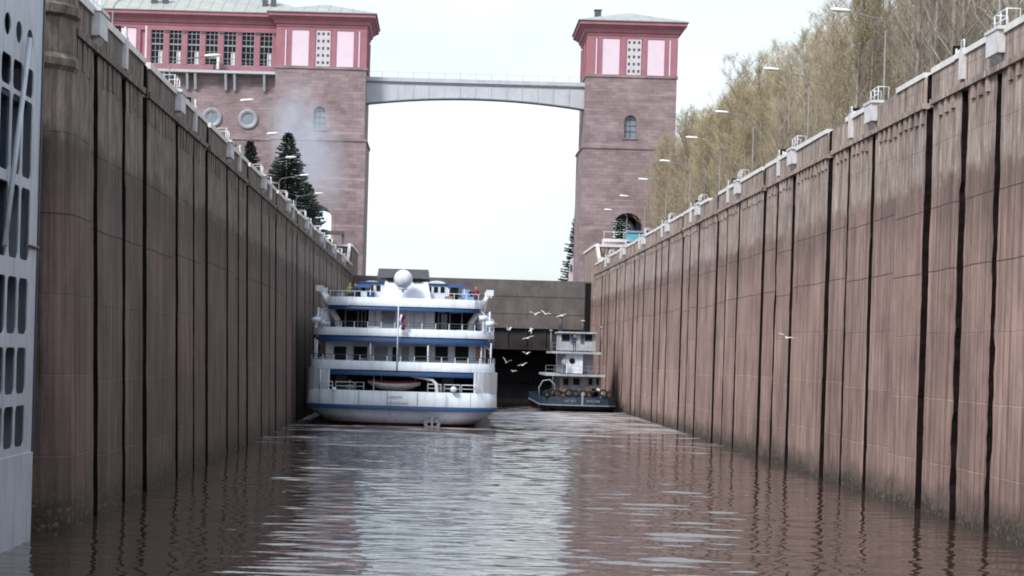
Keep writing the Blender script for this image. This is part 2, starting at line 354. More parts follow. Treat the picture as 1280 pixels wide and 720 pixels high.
# ------------------------------------------------------------------ setting
XR, XL = 18.87, -11.13
TOPR, TOPL = 17.2, 16.35
def grid(name, x0, x1, y0, y1, z, mat, nx=1, ny=1):
    b = MB()
    for i in range(nx):
        for j in range(ny):
            xa, xb = x0+(x1-x0)*i/nx, x0+(x1-x0)*(i+1)/nx; ya, yb = y0+(y1-y0)*j/ny, y0+(y1-y0)*(j+1)/ny
            b.face([(xa, ya, z), (xb, ya, z), (xb, yb, z), (xa, yb, z)])
    return tag(b.build(name, mat), kind='structure')
import numpy as np
def wavy_water():
    ys = [-150.0, -40.0, 10.0]; y = 22.0
    while y < 150: ys.append(y); y += .085+max(0, y-40)*.0014
    while y < 262: ys.append(y); y += .45
    ys = np.array(ys); xs = np.linspace(-19, 22, 150); X, Y = np.meshgrid(xs, ys)
    rg = np.random.RandomState(4); Z = np.zeros_like(X); fade = np.clip((Y-18)/10, 0, 1)*(1-.35*np.clip((Y-120)/40, 0, 1))
    for k in range(70):
        L = .5*(5.5)**rg.rand(); th = rg.normal(0, .36); kx, ky = math.sin(th)*2*PI/L, math.cos(th)*2*PI/L
        Xw = X+.5*np.sin(Y*.21+k)+.4*np.sin(X*.33+k*2); amp = .0135*(L/2/PI)*rg.uniform(.5, 1.4)*1.08
        env = .55+.45*np.sin(X*rg.uniform(.1, .35)+Y*rg.uniform(.05, .2)+rg.uniform(0, 6.28))
        lim = np.clip((L/2-np.gradient(ys)[:, None]*1.3)*6, 0, 1)
        Z += amp*env*lim*np.sin(kx*Xw+ky*Y+rg.uniform(0, 2*PI))
    Z *= fade; n, m_ = X.shape
    me = bpy.data.meshes.new('lock_water'); idx = np.arange(n*m_).reshape(n, m_)
    q = np.stack([idx[:-1, :-1], idx[:-1, 1:], idx[1:, 1:], idx[1:, :-1]], -1).reshape(-1, 4)
    me.vertices.add(n*m_); me.vertices.foreach_set('co', np.stack([X, Y, Z], -1).ravel())
    me.loops.add(q.size); me.loops.foreach_set('vertex_index', q.ravel().astype(np.int32)); me.polygons.add(len(q))
    me.polygons.foreach_set('loop_start', np.arange(0, q.size, 4, dtype=np.int32)); me.update(calc_edges=True)
    me.polygons.foreach_set('use_smooth', np.ones(len(q), dtype=bool)); me.materials.append(M['water']); me.validate()
    o = bpy.data.objects.new('lock_water', me); C.objects.link(o); return tag(o, kind='structure')
wavy_water()
grid('upstream_water', -11, 19, 266.2, 4000, 14.2, M['water'])
g = MB()                                       # land on both sides of the chamber and away to the horizon
for q in (((21, -200), (3000, -200), (3000, 5000), (21, 5000), TOPR-.25), ((-3000, -200), (-13.6, -200), (-13.6, 5000), (-3000, 5000), TOPL-.25)):
    g.face([(x, y, q[4]) for x, y in q[:4]])
tag(g.build('ground', M['ground']), kind='structure')
for x0, x1, z in ((19.6, 24.5, TOPR-.2), (-19.5, -12.4, TOPL-.2)):
    grid('service_road', x0, x1, 60, 272, z, M['asphalt'])

# ------------------------------------------------------------------ lock walls
def lock_wall(side, mat, top, foot, lean, y_start, y_end, cuts, label, par_h, cor_h):
    root = thing('lock_wall', label, 'lock wall')
    def xf(z): return side*(foot+lean*z/17)
    zc = top-par_h
    rr = random.Random(3 if side > 0 else 5)
    body = MB(); NZ = 44
    cuts = sorted(cuts)
    edges = []
    prev = None
    def poly(y, jit, ztop):
        o = []; j = 0
        for k in range(NZ+1):
            z = -1+(ztop+1)*k/NZ
            j = .7*j+rr.uniform(-jit, jit)*.7
            if rr.random() < .08: j += rr.choice((-1, 1))*jit*1.3
            o.append((xf(z), y+j, z))
        return o
    def fill(a, b):
        for k in range(NZ):
            q = [a[k], b[k], b[k+1], a[k+1]]
            body.face(q if side < 0 else q[::-1])
    start = poly(y_start, 0, zc)
    cur = start
    for (yc, wd, dp, ztop, rough) in cuts:
        e1 = poly(yc-wd/2, rough, zc); e2 = poly(yc+wd/2, rough, zc)
        if ztop > zc+.1:
            e1 = e1+[(xf(top), yc-wd/2, top-.05)]; e2 = e2+[(xf(top), yc+wd/2, top-.05)]
        fill(cur, e1)
        ln = MB()                                # the recess is lined in its own part
        back1 = [(x+side*dp, y-.02, z) for x, y, z in e1]; back2 = [(x+side*dp, y+.02, z) for x, y, z in e2]
        for k in range(len(e1)-1):
            for a, b in ((e1, back1), (back1, back2), (back2, e2)):
                q = [a[k], b[k], b[k+1], a[k+1]]; ln.face(q if side < 0 else q[::-1])
        ln.face([e1[-1], back1[-1], back2[-1], e2[-1]])
        ln.build('mooring_slot', M['slot'], root)
        cur = e2
    fill(cur, poly(y_end, 0, zc))
    # rear mass, shelf and ends
    body.box(side*(foot+lean+.75), side*(foot+2.4), y_start+.02, y_end-.02, -1, top-.3)
    body.box(side*(foot+lean+.02), side*(foot+lean+.75), y_start+.02, y_end-.02, zc-.12, zc-.02)
    body.face([(xf(-1), y_start, -1), (side*(foot+1.4), y_start, -1), (side*(foot+1.4), y_start, zc), (xf(zc), y_start, zc)])
    # concrete mass behind the skin
    body.build('wall_body', mat, root)
    # parapet panels, broken at the full-height joints
    full = [c for c in cuts if c[3] > zc+.1]
    par = MB(); cop = MB(); led = MB(); cor = MB()
    xo = foot+lean-.10
    ys = [y_start]+[v for c in full for v in (c[0]-c[1]/2, c[0]+c[1]/2)]+[y_end]
    for k in range(0, len(ys), 2):
        a, b = ys[k], ys[k+1]
        n = max(1, round((b-a)/3.1)); st = (b-a)/n
        for i in range(n):
            o = rr.uniform(0, .035)
            par.box(side*(xo+o), side*(xo+.62), a+i*st+.03, a+(i+1)*st-.03, zc, top-.12)
        led.box(side*(xo-.08), side*(xo+.5), a, b, zc-.1, zc+.12)
        seg = a
        while seg < b-.1:                         # painted kerb in lengths, a few lengths bare
            e = min(b, seg+rr.uniform(3.5, 6.5))
            if rr.random() < .93: cop.box(side*(xo-.06), side*(xo+.30), seg+.015, e-.015, top-.13+rr.uniform(-.02, .02), top+.10+rr.uniform(-.015, .015))
            seg = e
        y = a+.3
        while y < b-.5:
            if not any(abs(y+.2-c[0]) < c[1]/2+.35 for c in cuts):
                cor.box(side*(foot+lean-.10), side*(foot+lean+.2), y, y+rr.uniform(.38, .5), zc-cor_h*rr.uniform(.8, 1.0), zc-.11)
            y += .95
    par.build('parapet', mat, root); led.build('ledge', mat, root); cop.build('painted_kerb', M['paint_w'], root); cor.build('corbel_row', mat, root)
    return root, xo
cr = []
for k in range(-1, 9):
    cr.append((78.6+20*k, 1.1, .6, TOPR+1, .05))
    cr.append((88.7+20*k, .7+.15*(k % 2), .5, 0, .06))
    if k != -1: cr.append((94.0+20*k, .45 if k % 3 != 1 else .7, .35, 0, .10))
cr.append((68.7, .7, .45, 0, .11))
cr.append((73.3, .9, .5, 0, .09))
cr = [c for i, c in enumerate(cr) if c[0] < 246 and not (abs(c[0]-68.7) < .01 and c[1] > .8)]
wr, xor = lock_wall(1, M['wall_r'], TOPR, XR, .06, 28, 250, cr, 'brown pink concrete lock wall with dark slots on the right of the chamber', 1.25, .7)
cl = []
for k in range(-1, 9):
    cl.append((76+20*k, 1.1, .5, TOPL+1, .05))
    cl.append((85.2+20*k, .8, .45, 0, .07))
    cl.append((91+20*k, .55+.15*(k % 2), .38, 0, .07))
cl = [c for c in cl if 64 < c[0] < 246]
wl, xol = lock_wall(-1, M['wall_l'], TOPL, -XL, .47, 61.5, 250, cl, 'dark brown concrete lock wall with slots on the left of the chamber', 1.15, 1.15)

# rounded end of the left wall beside the gate recess, with its cornice
b = MB(); rad = 1.3
def corner(z, off=0, zz=None):
    xw = -(11.13+.47*z/17)+off; o = [(xw, 61.6)]
    for k in range(0, 9):
        a = PI/2*k/8; o.append((xw-rad+(rad)*math.cos(a), 61.4-rad*math.sin(a)+0*off))
    o += [(-16.5, 61.4-rad-off*0), (-16.5, 61.6)]
    return [(x, y-(off if y < 61.3 else 0), z if zz is None else zz) for x, y in o]
prof = [(-1, 0), (12.6, 0), (13.0, .0), (13.9, .02), (14.05, .12), (14.25, .13), (14.4, .05), (15.5, .05), (15.6, .18), (15.85, .2), (15.95, .1), (16.4, .1), (16.5, .22), (16.75, .24)]
b.loft([corner(z, o) for z, o in prof], True, True, False)
pier = b.build('wall_end_pier', M['wall_l'])
tag(pier, 'rounded dark concrete end of the left lock wall beside the open gate', 'pier')

# end piers by the upper gate, raised above the walls
def end_pier(side, foot, top, mat, label):
    r = thing('gate_pier', label, 'pier')
    f = side*foot
    MB().loft([[(f, 249, z), (f, 268, z), (f+side*3.4, 268, z), (f+side*3.4, 249, z)] if side < 0 else [(f, 268, z), (f, 249, z), (f+3.4, 249, z), (f+3.4, 268, z)] for z in (-1, top+2.2)], sm=False).build('pier_body', mat, r)
    m = MB(); m.box(f-side*.12, f+side*3.5, 248.85, 268.1, top+2.2, top+2.5); m.build('pier_cap', M['paint_w'], r)
    m = MB()                                   # white sloping stair parapet running down to the wall top
    m.prism([(0, 0), (1, 0), (1, 1)], 0, .1)
    m = MB(); x0, x1 = f+side*.1, f+side*.45
    pts = [(249, top+2.6), (249, top+1.9), (245.0, top-.1), (240.5, top-.1), (240.5, top+.5), (245.2, top+.6)]
    m.loft([[(x0, y, z) for y, z in pts], [(x1, y, z) for y, z in pts]], sm=False); m.build('stair_parapet', M['paint_w'], r)
    return r
end_pier(1, 18.75, TOPR, M['wall_r'], 'raised pink concrete pier at the far end of the right wall')
end_pier(-1, 11.55, TOPL, M['wall_l'], 'raised grey concrete pier at the far end of the left wall')

# upper gate across the far end
gt = thing('lock_gate', 'dark grey closed gate across the far end of the lock chamber', 'lock gate', (0, 254, 0))
m = MB(); m.box(-11.5, 18.72, 0, 12, 9.05, 15.2)  # unseen depth added behind the front as a slab that shades the leaf
for z in (10.9, 13.1): m.box(-11.5, 18.72, -.06, 0, z, z+.12)
m.build('upper_wall', M['conc_dk'], gt)
m = MB(); m.box(-11.4, 18.6, .5, 2.4, 6.5, 9.05)
for k in range(13): m.box(-11+2.4*k, -10.8+2.4*k, .3, .5, 6.5, 9.05)
m.box(-11.4, 18.6, .15, .5, 6.35, 6.6); m.build('crossbeam', M['steel_dk'], gt)
m = MB(); m.box(-11.5, 18.7, 11.0, 11.4, -2, 9)
for k in range(16): m.box(-11+1.9*k, -10.75+1.9*k, 10.7, 11.0, -1, 9)
for z in (1.5, 3.6, 5.6): m.box(-11.4, 18.6, 10.6, 11.0, z, z+.25)
m.build('gate_leaf', M['hullblk'], gt)  # set back under the slab, coloured near-black for the unlit opening
m = MB(); m.box(18.0, 18.74, -.5, -.02, 1, 15.0); m.build('guide_rail', M['black'], gt)

# ------------------------------------------------------------------ open lower gate leaf in the left recess
def leaf_gate():
    root = thing('open_gate_leaf', 'pale blue grey steel gate leaf with rounded openings at the left edge', 'lock gate')
    YE, XG = 57.0, -11.62
    face = MB()
    def cell(y0, y1, z0, z1, hole):
        oc = []; n = 24; cy, cz = (y0+y1)/2, (z0+z1)/2
        hp = hole
        m_ = len(hp)
        for (hy, hz) in hp:
            dy, dz = hy-cy, hz-cz
            ty = ((y1-cy)/abs(dy)) if abs(dy) > 1e-6 else 1e9; tz = ((z1-cz)/abs(dz)) if abs(dz) > 1e-6 else 1e9
            t_ = min(ty, tz); oc.append((cy+dy*t_, cz+dz*t_))
        for k in range(m_):
            k2 = (k+1) % m_
            a, b_, c_, d_ = oc[k], oc[k2], hp[k2], hp[k]
            if (abs(a[0]-b_[0]) > 1e-4 and abs(a[1]-b_[1]) > 1e-4):     # fill the square's corner
                co = (y1 if max(a[0], b_[0]) > cy else y0, z1 if max(a[1], b_[1]) > cz else z0)
                face.face([(XG, *a), (XG, *co), (XG, *b_)])
            face.face([(XG, *a), (XG, *b_), (XG, *c_), (XG, *d_)])
            face.face([(XG, *d_), (XG, *c_), (XG-.04, *c_), (XG-.04, *d_)])
    def rrect(cy, cz, hw, hh, r, n=5):
        o = []
        for (sy, sz, a0) in ((1, 1, 0), (-1, 1, 90), (-1, -1, 180), (1, -1, 270)):
            for k in range(n+1):
                a = R(a0+90*k/n); o.append((cy+sy*(hw-r)+r*math.cos(a), cz+sz*(hh-r)+r*math.sin(a)))
        return o
    def zpx(y_px, Y=55.0): return CAMZ+(-14+VY-y_px)*Y/F
    rows = [(84, 120), (126, 222), (235, 325), (348, 418), (435, 493), (508, 560)]
    zr = [(zpx(b_), zpx(a_)) for a_, b_ in rows]
    # columns of openings, 1.45 m apart, marching back along the leaf
    W = 1.42
    cols = [YE-.95-W*(k+1) for k in range(12)]
    # plain margin strip by the end, plus solid foot and head
    face.face([(XG, YE-.95, -1), (XG, YE, -1), (XG, YE, 18), (XG, YE-.95, 18)])
    ztop_prev = None
    lim = []
    zb = zr[-1][0]-.12
    for i in range(len(zr)):
        lo = zb if i == len(zr)-1 else (zr[i][0]+zr[i+1][1])/2
        hi = zr[0][1]+.25 if i == 0 else (zr[i-1][0]+zr[i][1])/2
        lim.append((lo, hi))
    for ci, y0 in enumerate(cols):
        y1 = y0+W
        face.face([(XG, y0, -1), (XG, y1, -1), (XG, y1, zb), (XG, y0, zb)])
        for (lo, hi), (a, b_) in zip(lim, zr):
            cell(y0, y1, lo, hi, rrect((y0+y1)/2, (a+b_)/2, W/2-.10, (b_-a)/2, .22))
        zc_ = 13.98                                   # one round lightening hole above every column
        hi0 = lim[0][1]
        cell(y0, y1, hi0, 14.6, [((y0+y1)/2+.40*math.cos(2*PI*k/20), zc_+.30*math.sin(2*PI*k/20)) for k in range(20)])
        face.face([(XG, y0, 14.6), (XG, y1, 14.6), (XG, y1, 18), (XG, y0, 18)])
    face.face([(XG, YE, -1), (XG-1.6, YE, -1), (XG-1.6, YE, 18), (XG, YE, 18)])
    face.build('skin_plate', M['gatewhite'], root)
    m = MB(); m.box(XG-1.6, XG-1.2, 38, YE-.1, -1, 18)
    m.build('back_plate', M['gateblue'], root)
    m = MB()
    for y0 in cols: m.box(XG-1.2, XG-.42, y0-.05, y0+.05, 0, 17.9)
    for lo, hi in lim: m.box(XG-1.19, XG-.34, 39, YE-.2, hi-.06, hi+.06)
    for k in range(26): m.box(XG-.9, XG-.82, 39, YE-1, 3+k*.42, 3.06+k*.42)
    m.build('ribs', M['gateblue'], root)
    # foot band a little proud, diagonal strut, end edge strip
    m = MB(); m.box(XG, XG+.05, 38, YE, -1, zpx(570)); m.build('foot_plate', M['gatewhite'], root)
    xa, za = at(38, 55, 55.5); xb, zb2 = at(6, 310, 53.4)
    m = MB(); m.tube([(XG+.16, 54.5, za), (XG+.16, 52.1, zb2)], .075, 8); m.build('diagonal_strut', M['gatewhite'], root)
    m = MB(); m.tube([(XG+.05, 55.2, zpx(306)), (XG+.06, 56.95, zpx(306))], .045, 6); m.build('latch_bar', M['rust'], root)
    m = MB(); m.box(XG-.02, XG+.04, YE, YE+.12, -1, 18); m.build('edge_seal', M['gateblue'], root)
leaf_gate()
# recess wall behind the open leaf
m = MB(); m.box(-17.5, -14.6, 24, 61.3, -1, TOPL-.2); tag(m.build('recess_wall', M['wall_l']), 'dark concrete recess wall behind the open gate leaf', 'wall')

# ------------------------------------------------------------------ fittings on the wall tops
def landing(side, xo, top):
    r = thing('mooring_box', '', 'mooring box', (side*xo, 0, top), 'white mooring boxes along the lock walls')
    m = MB(); m.box(-side*.24, side*.25, -.75, .75, -.8, .02); m.box(-side*.28, side*.3, -.85, .85, -.02, .1)
    m.prism([(-side*.2, -.8), (side*.2, -.8), (side*.2, -1.25)], -.45, .45)
    m.build('box', M['boxpaint'], r)
    m = MB()
    for y in (-.75, 0, .75): m.tube([(side*.05, y, .05), (side*.05, y, .7)], .022, 5)
    for z in (.38, .7): m.tube([(side*.05, -.75, z), (side*.05, .75, z)], .022, 5)
    for y in (-.75, .75): m.tube([(side*.05, y, .7), (side*.5, y, .7), (side*.5, y, .05)], .022, 5)
    m.build('handrail', M['whitesteel'], r)
    return r
for side, xo, top, y0, n in ((1, xor, TOPR, 68.6, 9), (-1, xol, TOPL, 65.0, 9)):
    p0 = landing(side, xo, top)
    sn = 'right' if side > 0 else 'left'
    for i in range(n):
        lb = 'white steel mooring box with handrail on the %s wall kerb, %s of nine' % (sn, nth(i, n))
        loc = (side*xo, y0+20*i+(0.1 if side > 0 else 0), top)
        if i == 0: p0.location = loc; p0['label'] = lb
        else: dup(p0, loc, label=lb)
def white_post(side, xo, top):
    r = thing('ladder_head', '', 'ladder head', (0, 0, 0), 'white ladder heads on the lock walls')
    m = MB(); m.box(-side*.12, side*.16, -.25, .25, -1.0, .14); m.build('casing', M['boxpaint'], r)
    m = MB(); m.tube([(-side*.05, -.2, .1), (-side*.05, -.2, .45), (-side*.05, .2, .45), (-side*.05, .2, .1)], .03, 5); m.build('grab_rail', M['whitesteel'], r)
    return r
for side, xo, top, y0, n in ((1, xor, TOPR, 73.3, 9), (-1, xol, TOPL, 70.6, 9)):
    p0 = white_post(side, xo, top); sn = 'right' if side > 0 else 'left'
    for i in range(n):
        lb = 'narrow white ladder head on the %s wall kerb, %s of nine' % (sn, nth(i, n)); loc = (side*xo, y0+20*i, top)
        if i == 0: p0.location = loc; p0['label'] = lb
        else: dup(p0, loc, label=lb)
def nav_sign(side):
    r = thing('mooring_sign', '', 'sign', (0, 0, 0), 'black square signs with a white mark')
    MB().box(-.42, .42, -.03, .03, .1, .95).build('board', M['black'], r)
    m = MB()                                     # white bollard-like mark
    m.box(-.26, -.14, -.05, -.03, .3, .75); m.box(.14, .26, -.05, -.03, .3, .75); m.box(-.26, .26, -.052, -.032, .22, .32)
    m.lathe([(.0, -.02), (.13, -.01), (.13, .01), (0, .02)], 0, 0, 12)
    n0 = len(m.v)-48
    for i in range(n0, len(m.v)): x, y, z = m.v[i]; m.v[i] = (x, -.05+z*.5, .56+y)
    m.build('mark', M['lamphead'], r)
    m = MB()
    for x in (-.3, .3): m.tube([(x, .06, -.3), (x, .06, .9)], .03, 5)
    m.build('post', M['lamp'], r)
    return r
for side, xo, top, y0, n in ((1, xor+.55, TOPR, 75.6, 8), (-1, xol+.55, TOPL, 71.6, 8)):
    p0 = nav_sign(side); sn = 'right' if side > 0 else 'left'
    for i in range(n):
        lb = 'small black square sign with white mark standing on the %s wall, %s of eight' % (sn, nth(i, n)); loc = (side*xo, y0+19.3*i+.5 if side > 0 else y0+20*i, top+.1)
        if i == 0: p0.location = loc; p0['label'] = lb; p0.scale = (.62,)*3
        else: dup(p0, loc, label=lb)

def lamp_post(side, base, top_z, reach):
    r = thing('street_lamp', '', 'street lamp', (0, 0, 0), 'grey street lamps along the lock')
    h = top_z-base
    m = MB(); m.tube([(0, 0, 0), (0, 0, 1.2), (0, 0, h-.9)], [.07, .05, .035], 8); m.build('post', M['lamp'], r)
    pts = [(0, 0, h-.9)]
    for k in range(1, 7):
        a = PI/2*k/6; pts.append((-side*.45*(1-math.cos(a)), 0, h-.9+.55*math.sin(a)))
    pts.append((-side*(reach-.5), 0, h-.05))
    m = MB(); m.tube(pts, .026, 6); m.build('arm', M['lamp'], r)
    m = MB(); x0 = -side*(reach-.6)
    m.loft([[(x0-side*u*.95, wv_*math.cos(a), h-.03+hv*math.sin(a)+.06*u) for a in [2*PI*j/10 for j in range(10)]] for u, wv_, hv in ((0, .05, .05), (.15, .13, .09), (.7, .15, .10), (1, .07, .05))])
    m.build('lamp_head', M['lamphead'], r)
    return r
for side, X, base, ys, reach in ((1, 20.7, TOPR-.25, [75.5, 95.2, 115, 135.5, 151.6, 170, 188, 208, 228], 2.3), (-1, -16.2, TOPL-.25, [95.8, 115.8, 136.3, 157, 176, 193.7, 216], 2.6)):
    p0 = lamp_post(side, base, 22.5, reach); sn = 'right' if side > 0 else 'left'
    for i, y in enumerate(ys):
        lb = 'grey street lamp with arm reaching over the %s lock wall, %s of %d' % (sn, nth(i, len(ys)), len(ys))
        if i == 0: p0.location = (X, y, base); p0['label'] = lb
        else: dup(p0, (X, y, base), label=lb)

# ------------------------------------------------------------------ gatehouse towers, left block and bridge
YT = 276.0
ZP, ZB, ZCB, ZCT = 44.5, 34.8, 50.0, 51.9          # pink storey foot, string course, cornice foot and top
def arch_wall(m, x0, x1, y, z0, z1, cx, hw, zs, depth, zfoot=None):
    """front wall at y with one round-headed opening and its reveal"""
    n = 12; zfoot = z0 if zfoot is None else zfoot
    arc = [(cx-hw*math.cos(PI*k/n), zs+hw*math.sin(PI*k/n)) for k in range(n+1)]
    m.face([(x0, y, z0), (cx-hw, y, z0), (cx-hw, y, zs), (x0, y, zs)]); m.face([(cx+hw, y, z0), (x1, y, z0), (x1, y, zs), (cx+hw, y, zs)])
    m.face([(x0, y, zs), (cx-hw, y, zs), (cx-hw, y, z1), (x0, y, z1)]); m.face([(cx+hw, y, zs), (x1, y, zs), (x1, y, z1), (cx+hw, y, z1)])
    for k in range(n):
        (xa, za), (xb, zb) = arc[k], arc[k+1]
        m.face([(xa, y, za), (xb, y, zb), (xb, y, z1), (xa, y, z1)])
        m.face([(xa, y, za), (xa, y+depth, za), (xb, y+depth, zb), (xb, y, zb)])
    if zfoot > z0: m.face([(cx-hw, y, z0), (cx+hw, y, z0), (cx+hw, y, zfoot), (cx-hw, y, zfoot)])
    for s in (-1, 1): m.face([(cx+s*hw, y, zfoot), (cx+s*hw, y+depth, zfoot), (cx+s*hw, y+depth, zs), (cx+s*hw, y, zs)])
    m.face([(cx-hw, y, zfoot), (cx+hw, y, zfoot), (cx+hw, y+depth, zfoot), (cx-hw, y+depth, zfoot)])
def cornice(m, x0, x1, y0, y1, z0):
    prof = [(.0, 0), (.12, .12), (.12, .42), (.32, .5), (.45, .95), (.95, 1.35), (1.2, 1.45), (1.2, 1.9), (1.3, 1.92)]
    m.loft([[(x0-o, y0-o, z0+h), (x1+o, y0-o, z0+h), (x1+o, y1+o, z0+h), (x0-o, y1+o, z0+h)] for o, h in prof], sm=False)
def hip_roof(m, x0, x1, y0, y1, z, h, over=1.35):
    x0 -= over; x1 += over; y0 -= over; y1 += over; cy = (y0+y1)/2; d = (y1-y0)/2; a, b = x0+d, x1-d
    if a >= b: a = b = (x0+x1)/2; 
    m.box(x0, x1, y0, y1, z+.005, z+.12)
    z += .12
    P = [(x0, y0, z), (x1, y0, z), (x1, y1, z), (x0, y1, z), (a, cy, z+h), (b, cy, z+h)]
    m.face([P[0], P[1], P[5], P[4]]); m.face([P[2], P[3], P[4], P[5]]); m.face([P[1], P[2], P[5]]); m.face([P[3], P[0], P[4]])
    # standing seams on the front slope
    n = int((x1-x0)/1.6)
    for k in range(1, n):
        x = x0+(x1-x0)*k/n
        t_ = 1.0 if a <= x <= b else ((x-x0)/(a-x0) if x < a else (x1-x)/(x1-b))
        m.tube([(x, y0+.02, z+.03), (x, y0+(cy-y0)*t_, z+.03+h*t_)], .04, 4)
def tower(name, x0, x1, label, gz):
    r = thing(name, label, 'tower'); W = x1-x0; y0, y1 = YT, YT+12.5; cx = (x0+x1)/2
    m = MB()                                    # stone body in two stages
    arch_wall(m, x0-.25, x1+.25, y0-.25, gz-1, ZB, cx, 2.05, 23.6, 3.0)
    arch_wall(m, x0-.25, x1+.25, y1+.25, gz-1, ZB, cx, 2.05, 23.6, -3.0)
    for x in (x0-.25, x1+.25): m.face([(x, y0-.25, gz-1), (x, y1+.25, gz-1), (x, y1+.25, ZB), (x, y0-.25, ZB)])
    m.face([(x0-.25, y0-.25, ZB), (x1+.25, y0-.25, ZB), (x1+.25, y1+.25, ZB), (x0-.25, y1+.25, ZB)])
    arch_wall(m, x0, x1, y0, ZB, ZP, cx, .85, 38.3, 1.0, 36.0)
    for x in (x0, x1): m.face([(x, y0, ZB), (x, y1, ZB), (x, y1, ZP), (x, y0, ZP)])
    m.face([(x0, y1, ZB), (x1, y1, ZB), (x1, y1, ZP), (x0, y1, ZP)])
    # passage side walls
    for s in (-1, 1): m.face([(cx+s*2.05, y0+2.7, gz-1), (cx+s*2.05, y1-2.7, gz-1), (cx+s*2.05, y1-2.7, 25.7), (cx+s*2.05, y0+2.7, 25.7)])
    m.face([(cx-2.05, y0+2.7, 25.7), (cx+2.05, y0+2.7, 25.7), (cx+2.05, y1-2.7, 25.7), (cx-2.05, y1-2.7, 25.7)])
    m.build('stone_wall', M['stone'], r)
    bx('string_course', M['stone'], r, x0-.4, x1+.4, y0-.4, y1+.4, ZB-.35, ZB-.02); bx('string_course', M['stone'], r, x0-.15, x1+.15, y0-.15, y1+.15, ZP-.15, ZP+.2)
    # arch surround
    m = MB(); n = 14
    arc = lambda rad: [(cx-rad*math.cos(PI*k/n), y0-.31, 23.6+rad*math.sin(PI*k/n)) for k in range(n+1)]
    A, B = arc(2.06), arc(2.6)
    for k in range(n): m.face([A[k], A[k+1], B[k+1], B[k]])
    Ab, Bb = [(x, y+.06, z) for x, y, z in A], [(x, y+.06, z) for x, y, z in B]
    for k in range(n): m.face([B[k], B[k+1], Bb[k+1], Bb[k]])
    for s in (-1, 1): m.box(cx+s*2.06, cx+s*2.6, y0-.31, y0-.25, 19, 23.6)
    m.build('arch_surround', M['stone'], r)
    # little arched window
    wd = MB(); wd.box(cx-.84, cx+.84, y0+.5, y0+.56, 36.02, 39.1); wo = wd.build('window', M['glass_g'], r)
    f = MB(); f.box(cx-.04, cx+.04, y0+.44, y0+.5, 36.02, 39.1)
    for z in (36.9, 37.7, 38.5): f.box(cx-.84, cx+.84, y0+.44, y0+.499, z, z+.07)
    f.build('frame', M['dgrey'], wo)
    s_ = MB(); s_.box(cx-1.05, cx+1.05, y0-.15, y0+.3, 35.8, 36.0); s_.build('sill', M['stone'], wo)
    # pink storey
    m = MB(); m.box(x0+.12, x1-.12, y0+.12, y1-.12, ZP+.2, ZCB); m.build('stucco_storey', M['stucco'], r)
    m = MB(); k_ = W/12.5
    for a, b in ((0, 1.15), (1.5, 2.1), (4.55, 5.4), (7.6, 8.3), (10.75, 11.3), (11.6, 12.5)):
        bx('pilaster', M['stucco_dk'], r, x0+a*k_, x0+b*k_, y0-.06, y0+.12, ZP+.2, ZCB-.3)
    m.box(x0, x1, y0-.06, y0+.119, ZCB-.3, ZCB-.0)
    for yy in (0, 4, 8, 11.6): 
        for xs in (x0-.05, x1-.07): bx('pilaster', M['stucco_dk'], r, xs, xs+.12, y0+yy+.1, y0+yy+.9, ZP+.2, ZCB-.31)
    m.build('frieze', M['stucco_dk'], r)
    for a, b in ((2.1, 4.5), (8.35, 10.7)): bx('pale_panel', M['stucco_pale'], r, x0+a*k_, x0+b*k_, y0+.04, y0+.13, ZP+.22, ZCB-.32)
    for a in (1.2, 11.35): bx('trim_strip', M['stucco_pale'], r, x0+a*k_, x0+(a+.2)*k_, y0-.02, y0+.11, ZP+.22, ZCB-.32)
    m = MB(); lx0, lx1 = x0+5.5*k_, x0+7.5*k_
    bk = MB().box(lx0, lx1, y0+.09, y0+.13, ZP+.22, ZCB-.32).build('screen_back', M['dgrey'], r)
    nx, nz_ = 3, 5; dx, dz = (lx1-lx0)/nx, (ZCB-.32-ZP-.22)/nz_
    for i in range(nx):
        for j in range(nz_):
            xa, za = lx0+i*dx, ZP+.22+j*dz; q = .16
            m.box(xa, xa+dx/2-q, y0, y0+.07, za, za+dz); m.box(xa+dx/2+q, xa+dx, y0, y0+.07, za, za+dz)
            m.box(xa+dx/2-q, xa+dx/2+q, y0, y0+.07, za, za+dz/2-q*1.2); m.box(xa+dx/2-q, xa+dx/2+q, y0, y0+.07, za+dz/2+q*1.2, za+dz)
    m.build('lattice_screen', M['lattice'], r)
    m = MB(); cornice(m, x0+.05, x1-.05, y0+.05, y1-.05, ZCB); m.build('cornice', M['stucco_dk'], r)
    m = MB(); hip_roof(m, x0, x1, y0, y1, ZCT+.02, 2.3); rf = m.build('roof', M['sheetroof'], r)
    return r, rf
tr, rf_r = tower('gate_tower', 18.9, 31.4, 'pink topped stone tower with arched passage right of the bridge', TOPR-.25)
m = MB(); m.box(20.2, 21.1, 281, 282, 52.3, 54.4); m.box(20.1, 21.2, 280.9, 282.1, 54.4, 54.5); m.build('chimney', M['dgrey'], rf_r)
tl, rf_l = tower('gatehouse_tower', -24.0, -11.5, 'pink topped stone tower left of the bridge behind drifting smoke', TOPL-.25)

